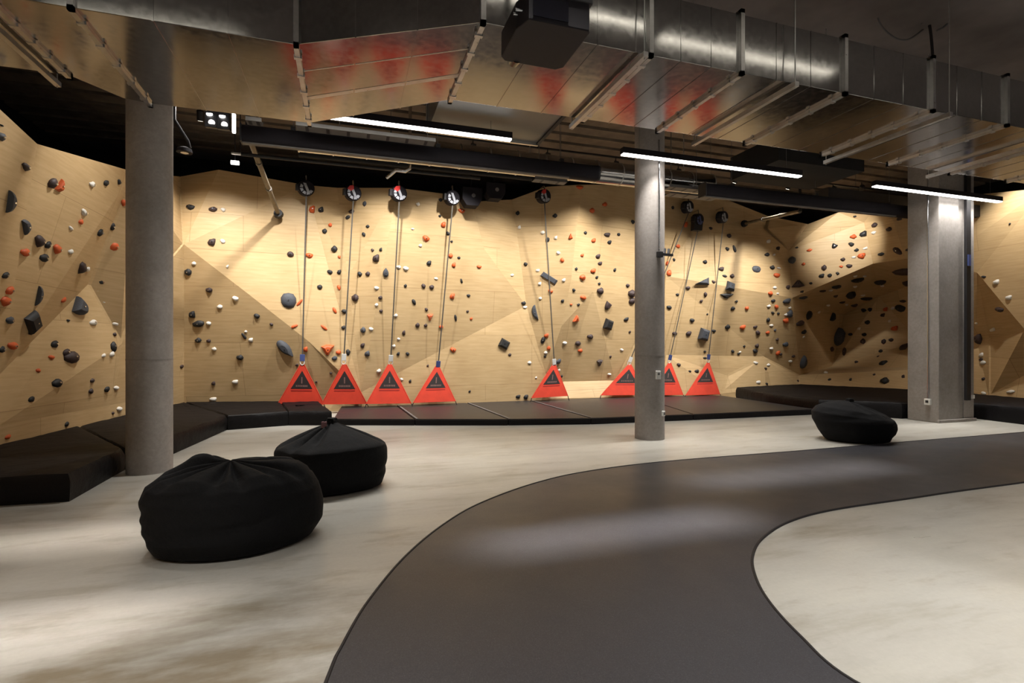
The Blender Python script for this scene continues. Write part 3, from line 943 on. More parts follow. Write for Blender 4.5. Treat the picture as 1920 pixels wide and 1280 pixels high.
added_pool_light(-3.2, -1.2, 2.9, 5.3, 4.9, 3.5, 'added pool light over the concrete beside the side wall')
added_pool_light(-2.6, -0.8, 2.6, 5.2, 3.35, 3, 'added pool light over the stained corner of the floor')

# quad LED flood lamps near the duct edge
for (px, py, lab) in ((395, 222, 'bright LED flood lamp under the ceiling with two glowing dots'), (419, 226, 'bright LED flood lamp next to the glowing upright bar')):
    p = at(px, py, 'Y', 8.9)
    t = thing('flood_lamp', lab, 'lamp', p)
    MB().box((p.x - 0.085, p.y, p.z - 0.13), (p.x + 0.085, p.y + 0.08, p.z + 0.13)).build('housing', 'matte_black', t, bevel=0.01)
    for k in (-1, 1):
        MB().tube([(p.x + k * 0.015, p.y - 0.012, p.z - k * 0.07), (p.x + k * 0.015, p.y + 0.002, p.z - k * 0.055)], 0.042, 14).build('led', 'led_glow', t, True)
    MB().tube([(p.x, p.y + 0.04, p.z + 0.15), (p.x, p.y + 0.04, CEIL - 0.095)], 0.01, 6).build('stem', 'matte_black', t, True)
p = at(438, 230, 'Y', 7.7)
t = thing('bar_lamp', 'short upright glowing bar lamp close behind the duct edge', 'lamp', p)
MB().box((p.x - 0.02, p.y, p.z - 0.13), (p.x + 0.02, p.y + 0.04, p.z + 0.13)).build('tube', 'led_glow', t, bevel=0.008)
MB().tube([(p.x, p.y + 0.02, p.z + 0.13), (p.x, p.y + 0.02, CEIL - 0.095)], 0.008, 6).build('stem', 'matte_black', t, True)
for (px, py, w, lab) in ((450, 288, 30, 'slim bright lamp at the end of the black pipe'), (440, 304, 14, 'tiny bright lamp above the plywood edge')):
    p = at(px, py, 'Y', 9.6 if w > 20 else 9.85); ww = w / 970 * depth_of(p) / 2
    t = thing('bar_lamp', lab, 'lamp', p)
    MB().box((p.x - ww, p.y, p.z - (0.03 if w < 20 else 0.014)), (p.x + ww, p.y + 0.05, p.z + (0.03 if w < 20 else 0.014))).build('tube', 'led_glow' if w < 20 else 'white_plastic', t, bevel=0.006)
    MB().tube([(p.x, p.y + 0.03, p.z + 0.03), (p.x, p.y + 0.03, CEIL - 0.095)], 0.008, 6).build('stem', 'matte_black', t, True)

# ---------------------------------------------------------------- pipes and arms under the ceiling
def pipe(name, pts, r, mat, label, cat='pipe', smooth=True, group=None):
    P = [Vector(p) for p in pts]
    o = MB().tube(P, r, 10).build(name, mat, None, smooth)
    return tag(o, label, cat, group)
a = at(452, 289, 'Y', 9.3); b = at(900, 345, 'Y', 9.3)
pipe('ceiling_pipe', [(a.x, 9.3, a.z), (b.x, 9.3, a.z)], 0.028, 'matte_black', 'thin black pipe running above the auto belays')
a = at(560, 330, 'Y', 10.9); b = at(1000, 352, 'Y', 10.9)
pipe('ceiling_pipe', [(a.x, 10.9, 5.25), (b.x, 10.9, 5.25)], 0.06, 'black_wall', 'thick black pipe along the top of the plywood wall')
a = at(770, 312, 'Y', 9.0)
P = [at(769, 302, 'Y', 9.0), at(768, 316, 'Y', 9.0), at(760, 321, 'Y', 9.0), at(742, 319, 'Y', 9.05), at(725, 333, 'Y', 9.2)]
P = [Vector((P[0].x, P[0].y, CEIL - 0.1))] + P
pipe('bent_pipe', P, 0.03, 'chrome', 'bent silver pipe dropping from the ceiling above the third auto belay')
for k in range(3):
    a = at(818 + 7 * k, 186, 'Y', 7.7); b = at(808 + 7 * k, 220, 'Y', 7.0)
    pipe('ceiling_pipe', [(a.x, 8.4, 5.6), (a.x, 5.75, 5.6)], 0.03, 'brown_pipe', 'pale yellow pipe seen above the linear lamp beside the branch duct', group='three parallel pale pipes')
def inclined_arm(pa, ya, pb, label, mat, dmat='matte_black', gap=0.16):
    A = at(pa[0], pa[1], 'Y', ya)
    L, N = hit(pb[0], pb[1])
    B = L + (ORG - L).normalized() * gap
    t = thing('support_arm', label, 'arm', B)
    up = Vector((A.x, A.y, CEIL - 0.1))
    MB().tube([A, A.lerp(B, 0.97)], 0.045, 12).build('pipe', mat, t, True)
    MB().tube([up, A], 0.03, 8).build('drop_rod', 'matte_black', t, True)
    d = (B - A).normalized()
    MB().tube([B - d * 0.06, B + d * 0.02], [0.085, 0.10], 16).build('end_disc', dmat, t, True)
    for k in (0.3, 0.62):
        C = A.lerp(B, k)
        MB().tube([C - d * 0.03, C + d * 0.03], 0.056, 12).build('clamp', 'grey_tray', t, True)
    return t
inclined_arm((464, 250), 9.0, (522, 401), 'brown inclined support arm ending in a black disc against the plywood', 'brown_pipe')
inclined_arm((1500, 396), 9.4, (1396, 419), 'brown inclined support arm with a black end above the cave prow', 'brown_pipe')
# dark lamp on a bent arm beside the stout column
A = at(327, 224, 'Y', 8.2); B = at(352, 264, 'Y', 8.2); C = at(356, 276, 'Y', 8.2); D = at(346, 282, 'Y', 8.2)
t = thing('arm_lamp', 'black dome lamp on a bent arm beside the stout column', 'lamp', D)
MB().tube([Vector((A.x, A.y, CEIL - 0.1)), A, B, C, D + Vector((0, 0, 0.03))], 0.022, 8).build('arm', 'matte_black', t, True)
MB().tube([D + UP * 0.05, D + UP * 0.02, D - UP * 0.03], [0.03, 0.09, 0.10], 16).build('shade', 'satin_black', t, True)
MB().tube([D - UP * 0.035, D - UP * 0.028], 0.05, 12).build('bulb', 'chrome', t, True)
# black loudspeakers at the wall top beside the fourth auto belay
for px, py, w, h, lab in ((886, 368, 38, 34, 'black loudspeaker hanging at the wall top beside the fourth auto belay'), (930, 357, 38, 30, 'black loudspeaker hanging nearest the dipped wall edge')):
    p = at(px, py, 'Y', 11.4); s_ = depth_of(p) / 970 / 2
    t = thing('loudspeaker', lab, 'loudspeaker', p)
    W_, H_ = w * s_, h * s_
    pts = [p + Vector((-W_, 0, H_)), p + Vector((W_, 0, H_)), p + Vector((W_, 0, -H_ * 0.2)), p + Vector((W_ * 0.6, 0, -H_)), p + Vector((-W_ * 0.6, 0, -H_)), p + Vector((-W_, 0, -H_ * 0.3))]
    MB().prism(pts, (0, 0.3, 0)).build('cabinet', 'satin_black', t, bevel=0.01)
    MB().tube([p + Vector((W_ * 0.1, -0.01, 0.02)), p + Vector((W_ * 0.1, -0.02, 0.02))], 0.045, 12).build('driver', 'seam_tape', t, True)
    MB().tube([p + Vector((0, 0.15, H_)), Vector((p.x, p.y + 0.15, CEIL - 0.095))], 0.015, 6).build('bracket', 'matte_black', t, True)
# cable loops under the ceiling at right
def loop(pts, y, r, label, mat):
    P = [at(px, py, 'Y', y) for px, py in pts]
    P = [Vector((P[0].x, P[0].y, CEIL))] + P if pts[0][1] < 5 else P
    L3 = smooth_line([tuple(p) for p in P], 6)
    return tag(MB().tube(L3, r, 6).build('cable', mat, None, True), label, 'cable')
loop([(1645, 30), (1655, 52), (1680, 72), (1705, 73), (1735, 52)], 5.3, 0.012, 'grey cable hanging in a shallow loop under the ceiling', 'cable_grey')
loop([(1800, 0), (1790, 28), (1770, 50), (1757, 57)], 5.1, 0.014, 'pale cable curving down to the hanger rod', 'cable_grey')
loop([(1729, 0), (1738, 30), (1745, 60), (1750, 120)], 5.2, 0.02, 'thick black cable dropping behind the large duct', 'cable_black')
a = at(1560, 55, 'Y', 5.6); b = at(1668, 5, 'Y', 4.6)
tag(MB().tube([at(1560, 55, 'Y', 6.2), at(1672, 2, 'Y', 5.3)], 0.02, 8).build('ceiling_pipe', 'cable_grey', None, True), 'grey conduit under the ceiling above the large duct', 'pipe')
# black beam beyond the pier, top right
a = at(1640, 320, 'Y', 8.6)
o = MB().box((9.6, 8.3, 4.55), (16.0, 8.6, 4.82)).build('steel_beam', 'matte_black')
tag(o, 'black horizontal beam passing behind the square pier', 'beam')
o = MB().box((7.2, 7.2, 4.75), (9.2, 8.4, 5.2)).build('ceiling_box', 'black_wall')
tag(o, 'large matt black box unit above the short black housing', 'box')

# ---------------------------------------------------------------- projector
HP = 2.30
pj = thing('projector', 'black ceiling projector hanging in front of the large duct', 'projector', (0.63 * HP, 1.62 * HP, CAM_H + HP))
X0, X1, Y0, Y1, Z0 = 0.518 * HP, 0.742 * HP, 1.493 * HP, 1.74 * HP, CAM_H + HP
ch = 0.05
prof = [(X0 + 0.03, Y0), (X1 - 0.02, Y0), (X1, Y0 + 0.03), (X1, Y1 - ch), (X1 - ch, Y1), (X0 + ch * 0.5, Y1), (X0 - 0.02, Y1 - ch), (X0 - 0.02, Y0 + 0.14)]
MB().prism([Vector((x, y, Z0)) for x, y in prof], (0, 0, 0.20)).build('body', 'projector_grey', pj, bevel=0.008)
MB().box((X0 + 0.06, Y0 - 0.006, Z0 + 0.03), (X0 + 0.33, Y0 + 0.002, Z0 + 0.17)).build('vent_panel', 'dark_glass', pj)
MB().box((X0 + 0.02, Y0 - 0.01, Z0 + 0.195), (X1 + 0.01, Y1, Z0 + 0.25)).build('lid', 'matte_black', pj, bevel=0.008)
MB().tube([(X0 + 0.12, Y1 - 0.02, Z0 + 0.05), (X0 + 0.12, Y1 + 0.07, Z0 + 0.05)], [0.06, 0.05], 20).build('lens', 'dark_glass', pj, True)
for k in range(2):
    MB().tube([(X0 - 0.045, Y0 + 0.08 + 0.05 * k, Z0 + 0.10), (X0 + 0.01, Y0 + 0.08 + 0.05 * k, Z0 + 0.10)], 0.012, 10).build('connector', 'chrome', pj, True)
MB().box((X0 + 0.12, Y0 + 0.15, Z0 + 0.25), (X1 - 0.1, Y1 - 0.15, Z0 + 0.28)).build('mount_plate', 'matte_black', pj)
MB().tube([((X0 + X1) / 2, (Y0 + Y1) / 2, Z0 + 0.28), ((X0 + X1) / 2, (Y0 + Y1) / 2, CEIL)], 0.03, 12).build('mount_pole', 'matte_black', pj, True)

# ---------------------------------------------------------------- red belay gates, auto belays with straps
gates = [
    ((567, 683), (521, 757), (607, 757), 12.05, 12.30, 'first red warning gate, its foot hidden behind the thick crash mat'),
    ((646, 683), (603, 758), (688, 757), 12.02, 12.28, 'second red warning gate, beside the end of the thick crash mat'),
    ((731, 683), (687, 757), (771, 756), 11.98, 12.28, 'third red warning gate, between two other gates in the row of four'),
    ((820, 686), (775, 755), (854, 752), 12.02, 12.35, 'last red warning gate of the row of four, next to bare plywood'),
    ((1039, 683), (997, 746), (1065, 742), 12.30, 12.50, 'lone red warning gate standing apart under a single strap'),
    ((1181, 683), (1127, 741), (1213, 740), 12.25, 12.42, 'red warning gate half hidden behind the round column'),
    ((1256, 680), (1214, 741), (1281, 740), 12.05, 12.25, 'red warning gate emerging beside the round column with the socket'),
    ((1328, 680), (1286, 741), (1350, 739), 12.02, 12.22, 'red warning gate next to the raised mat of the cave'),
]
belays = [((574, 353), (567, 668), 'first auto belay at the wall top nearest the stout column'),
          ((662, 362), (645, 667), 'second auto belay with a red sticker in the row of four'),
          ((748, 363), (733, 669), 'third auto belay with a red sticker in the row of four'),
          ((848, 371), (822, 680), 'fourth auto belay next to the loudspeakers'),
          ((1020, 368), (1039, 676), 'lone auto belay above the gate standing apart'),
          ((1290, 388), (1183, 672), 'auto belay whose strap runs behind the round column'),
          ((1309, 412), (1257, 668), 'black and blue auto belay hung lower than its neighbours'),
          ((1355, 407), (1329, 667), 'dark auto belay above the last red gate')]
UPV = Vector((0, 0, 1))
for gi, (tip, bl, br_, yb, yt, lab) in enumerate(gates):
    yt = hit(tip[0], tip[1])[0].y - 0.14; yb = hit((bl[0] + br_[0]) / 2, bl[1] - 12)[0].y - 0.34
    T = at(tip[0], tip[1], 'Y', yt); A = at(bl[0], bl[1], 'Y', yb); B = at(br_[0], br_[1], 'Y', yb)
    n = (B - A).cross(T - A).normalized()
    if n.dot(ORG - A) < 0: n = -n
    c = (A + B) / 2
    t = thing('belay_gate', lab, 'gate', (c.x, c.y, 0.12), 'red belay gates along the rope wall')
    e = (B - A).normalized()
    w = 0.035
    T1, T2 = T - e * w, T + e * w
    MB().prism([A, B, T2, T1], -n * 0.012).build('fabric_panel', 'red_fabric', t)
    def bary(s_, h_):      # s_ -1..1 across, h_ 0..1 up
        base = c + (B - A) * 0.5 * s_
        return base + (T - c) * h_ + n * 0.004
    # printed warning triangle with a small figure and a row of marks
    tri = [bary(-0.47, 0.385), bary(0.47, 0.385), bary(0, 0.84)]
    wm = MB().prism(tri, -n * 0.003).build('warning_print', 'black_print', t)
    up_ = (T - c).normalized()
    f0 = bary(0, 0.60) + n * 0.001
    MB().obox(f0, e * 0.012, up_ * 0.07, n * 0.0012).build('figure_mark', 'grey_print', wm)
    mk = MB()
    for k in range(-3, 4):
        mk.obox(bary(0.075 * k, 0.455) + n * 0.001, e * 0.013, up_ * 0.02, n * 0.0012)
    mk.build('mark_row', 'grey_print', wm)['kind'] = 'stuff'
    MB().prism([bary(-0.46, 0.325), bary(0.46, 0.325), bary(0.46, 0.355), bary(-0.46, 0.355)], -n * 0.003).build('print_line', 'dark_red_print', t)
    # folded hem and side edges
    for p_, q_ in ((A, T1), (B, T2)):
        MB().tube([p_ - n * 0.006, q_ - n * 0.006], 0.012, 6).build('edge_pole', 'red_fabric', t, True)
    for k, p_ in ((-1, A), (1, B)):
        ft = Vector((p_.x + k * 0.03, p_.y, 0.125))
        MB().tube([p_ - n * 0.006, ft], 0.010, 6).build('foot_strap', 'matte_black', t, True)
    gates[gi] = (T, n, e, t)

for bi, (pu, pl, lab) in enumerate(belays):
    L, N = hit(*pu)
    y = (L.y if L else 12.2) - 0.30
    U = at(pu[0], pu[1], 'Y', y)
    G, gn, ge, gt = gates[bi]
    low = at(pl[0], pl[1], 'Y', G.y - 0.02)
    t = thing('auto_belay', lab, 'belay device', U, 'auto belays on the rope wall')
    R_ = 0.165
    ax = Vector((0.25, -1, -0.15)).normalized()     # drum faces into the room
    hs = MB().tube([U + ax * -0.13, U + ax * -0.11, U + ax * 0.05, U + ax * 0.075], [R_ * 0.8, R_, R_, R_ * 0.86], 24).build('drum_housing', 'satin_black', t, True)
    fm = MB()
    Fz = U + ax * 0.076
    sdv = ax.cross(UPV).normalized(); upv = sdv.cross(ax).normalized()
    # pale spoked cover: ring segments and a slanted bar
    for k in range(5):
        a0 = math.radians(200 + 40 * k); a1 = math.radians(200 + 40 * k + 30)
        q = [Fz + (sdv * math.cos(a) + upv * math.sin(a)) * r for (a, r) in ((a0, R_ * 0.5), (a1, R_ * 0.5), (a1, R_ * 0.84), (a0, R_ * 0.84))]
        fm.prism(q, ax * 0.008)
    fm.obox(Fz, sdv * 0.028 + upv * 0.0, (upv * 0.85 + sdv * 0.4) * R_ * 0.7, ax * 0.008)
    fm.build('spoked_cover', 'cover_grey' if bi != 6 else 'blue_plastic', t)
    if bi in (1, 2, 4):
        q = [Fz + (sdv * math.cos(math.radians(a)) + upv * math.sin(math.radians(a))) * r for (a, r) in ((25, R_ * 0.45), (85, R_ * 0.45), (85, R_ * 0.95), (55, R_ * 1.0), (25, R_ * 0.95))]
        MB().prism(q, ax * 0.010).build('sticker', 'red_sticker', t)
    if bi == 6:
        q = [U + Vector((-0.15, -0.05, -0.05)), U + Vector((0.13, -0.05, -0.05)), U + Vector((0.10, -0.05, -0.30)), U + Vector((-0.17, -0.05, -0.30))]
        MB().prism(q, Vector((0, 0.16, 0))).build('lower_case', 'matte_black', t, bevel=0.01)
    MB().obox(U + sdv * R_ * 0.95 - ax * 0.02, sdv * 0.05, upv * 0.07, ax * 0.06).build('side_block', 'matte_black', t, bevel=0.01)
    MB().tube([U + upv * R_ * 0.9, U + UPV * (R_ + 0.10), U + UPV * (R_ + 0.10) + Vector((0, 0.28, 0))], 0.016, 8).build('hanger_bracket', 'chrome', t, True)
    top = U + Vector((0, 0.0, -R_ * 0.95)) + ax * 0.02
    d = (low - top).normalized(); wv = d.cross(Vector((0, 1, 0))).normalized()
    MB().obox((top + low) / 2, (low - top) / 2, wv * 0.014, wv.cross(d) * 0.0015).build('strap', 'strap_webbing', t)
    # carabiner and printed sleeve at the gate
    MB().obox(low + d * 0.03, d * 0.075, wv * 0.05, wv.cross(d) * 0.012).build('strap_sleeve', 'blue_plastic' if bi in (0, 3, 6, 7) else 'white_plastic', t, bevel=0.005)
    ring = [low + d * 0.12 + (d * math.cos(a) * 0.07 + wv * math.sin(a) * 0.045) for a in [2 * math.pi * k / 12 for k in range(13)]]
    MB().tube(ring, 0.010, 6, cap=False).build('carabiner', 'white_plastic', t, True)

# ---------------------------------------------------------------- bean bags
def beanbag(c, wx, wy, h, rot, label, style, tagc=None, seed=0):
    rnd = random.Random(seed)
    t = thing('bean_bag', label, 'bean bag', (c[0], c[1], 0), 'black bean bags on the concrete floor')
    nu, nv = 128, 64
    prof = {  # (t, radius, height)
        'squat': [(0.0, 0.0, 0.0), (0.06, 0.72, 0.0), (0.14, 0.88, 0.03), (0.26, 0.985, 0.20), (0.38, 1.0, 0.42), (0.50, 0.98, 0.62), (0.58, 0.91, 0.76), (0.66, 0.76, 0.86), (0.76, 0.50, 0.915), (0.86, 0.24, 0.945), (0.94, 0.09, 0.965), (1.0, 0.0, 0.965)],
        'drum': [(0.0, 0.0, 0.0), (0.06, 0.78, 0.0), (0.13, 0.90, 0.03), (0.24, 0.97, 0.20), (0.36, 1.0, 0.42), (0.46, 1.0, 0.58), (0.52, 0.98, 0.645), (0.56, 0.93, 0.68), (0.68, 0.66, 0.79), (0.80, 0.38, 0.89), (0.88, 0.18, 0.95), (0.94, 0.10, 0.99), (0.97, 0.10, 1.02), (1.0, 0.0, 1.0)],
        'slump': [(0.0, 0.0, 0.0), (0.06, 0.60, 0.0), (0.14, 0.76, 0.03), (0.26, 0.90, 0.22), (0.40, 1.0, 0.48), (0.50, 0.97, 0.64), (0.60, 0.82, 0.78), (0.72, 0.56, 0.89), (0.84, 0.30, 0.96), (0.93, 0.12, 1.0), (1.0, 0.0, 1.0)],
    }[style]
    def pr(tt):
        for (a, ra, ha), (b, rb, hb) in zip(prof[:-1], prof[1:]):
            if tt <= b:
                k = (tt - a) / (b - a); k2 = k * k * (3 - 2 * k) * 0.4 + k * 0.6
                return ra + (rb - ra) * k2, ha + (hb - ha) * k2
        return 0, 1
    lobes = [(rnd.randint(2, 4), rnd.uniform(0, 6.28), 0.025), (5, rnd.uniform(0, 6.28), 0.012)]
    folds = [(rnd.uniform(0, 6.28), rnd.uniform(0.07, 0.16), rnd.uniform(0.5, 1.0)) for _ in range(13)]
    low = [(rnd.uniform(0, 6.28), rnd.uniform(0.10, 0.3), rnd.uniform(0.12, 0.75), rnd.uniform(0.012, 0.032)) for _ in range(18)]
    lean = {'squat': (-0.16, 0.05), 'drum': (-0.02, 0.1), 'slump': (-0.22, 0.05)}[style]
    vs, fs = [], []
    for j in range(nv + 1):
        tt = j / nv
        r, hh = pr(tt)
        for i in range(nu):
            th = 2 * math.pi * i / nu
            rr = r * (1 + sum(a * math.cos(k * th + p) for k, p, a in lobes))
            z = hh
            # gathers radiating from the knot
            g = math.exp(-((tt - 0.76) / 0.16) ** 2)
            for a, w, s_ in folds:
                dth = (th - a + math.pi) % (2 * math.pi) - math.pi
                q = math.exp(-(dth / w) ** 2)
                z -= 0.10 * s_ * q * g
                rr -= 0.02 * s_ * q * g
            # slack wrinkles on the sides
            for a, w, zc, am in low:
                dth = (th - a + math.pi) % (2 * math.pi) - math.pi
                s2 = math.exp(-(dth / (w * 2.5)) ** 2) * math.exp(-((hh - zc - 0.15 * dth) / 0.055) ** 2)
                rr -= am * s2 * (1 if 0.12 < tt < 0.7 else 0)
            k = max(0.0, (hh - 0.35))
            x = rr * math.cos(th) * wx + lean[0] * k * wx * 0.8
            y = rr * math.sin(th) * wy + lean[1] * k * wy
            if style == 'squat' and tt > 0.6:     # folded flap standing up near the knot
                dth = (th - 2.6 + math.pi) % (2 * math.pi) - math.pi
                z += 0.13 * math.exp(-(dth / 0.55) ** 2) * math.exp(-((tt - 0.80) / 0.09) ** 2)
                dth = (th - 0.2 + math.pi) % (2 * math.pi) - math.pi
                z += 0.05 * math.exp(-(dth / 0.8) ** 2) * math.exp(-((tt - 0.68) / 0.12) ** 2)
            if style == 'slump':      # heaped to one side, sagging away on the other
                z *= 1.0 - 0.16 * (rr * math.cos(th)) * min(1, hh * 1.6)
                x += 0.10 * hh * wx * (-1) + 0.06 * wx
            vs.append((x, y, max(0.0, z) * h))
    for j in range(nv):
        for i in range(nu):
            fs.append((j * nu + i, j * nu + (i + 1) % nu, (j + 1) * nu + (i + 1) % nu, (j + 1) * nu + i))
    me_b = MB().add(vs, fs)
    M = Matrix.Translation(Vector((c[0], c[1], 0.002))) @ Matrix.Rotation(rot, 4, 'Z')
    me_b.v = [M @ v for v in me_b.v]
    o = me_b.build('cover', 'black_canvas', t, 'all')
    # knot of gathered cloth on top
    K = M @ Vector((lean[0] * 0.65 * wx * 0.8, lean[1] * 0.65 * wy, h * 0.985))
    kn = MB()
    nk = 20
    ring = []
    for (rz, rr_) in ((-0.03, 0.060), (0.0, 0.046), (0.025, 0.055), (0.05, 0.045), (0.055, 0.01)):
        ring.append([K + Vector((math.cos(2 * math.pi * i / nk), math.sin(2 * math.pi * i / nk), 0)) * rr_ * (1 + 0.15 * math.cos(5 * 2 * math.pi * i / nk)) + UPV * rz for i in range(nk)])
    kn.add([v for r_ in ring for v in r_], [(a * nk + i, a * nk + (i + 1) % nk, (a + 1) * nk + (i + 1) % nk, (a + 1) * nk + i) for a in range(4) for i in range(nk)])
    if style != 'squat':
        kn.build('knot', 'black_canvas', t, True)
    if tagc:
        p = K + Vector((-SN * 0.05 - 0.06, -0.07, -0.01))
        MB().obox(p, Vector((0.028, 0, 0)), Vector((0, 0.006, 0)), Vector((0, 0, 0.032))).build('care_tag', tagc, t)
    return t
def cam_xy(px, d):
    u = (px - 960) / FPX
    return ((SN + u * CS) * d, (CS - u * SN) * d)
b1 = cam_xy(446, 3.98)
beanbag(b1, 0.63, 0.46, 0.64, 0.08, 'low wide black bean bag in front, its top folded over', 'squat', None, 3)
b2 = cam_xy(623, 5.55)
beanbag(b2, 0.57, 0.50, 0.68, 0.0, 'upright black bean bag with a gathered top and a small pink tag', 'drum', 'pink_tag', 5)
b3 = cam_xy(1603, 8.2)
beanbag(b3, 0.60, 0.46, 0.62, -YAW - 0.1, 'slumped black bean bag alone at the far edge of the running track', 'slump', None, 9)

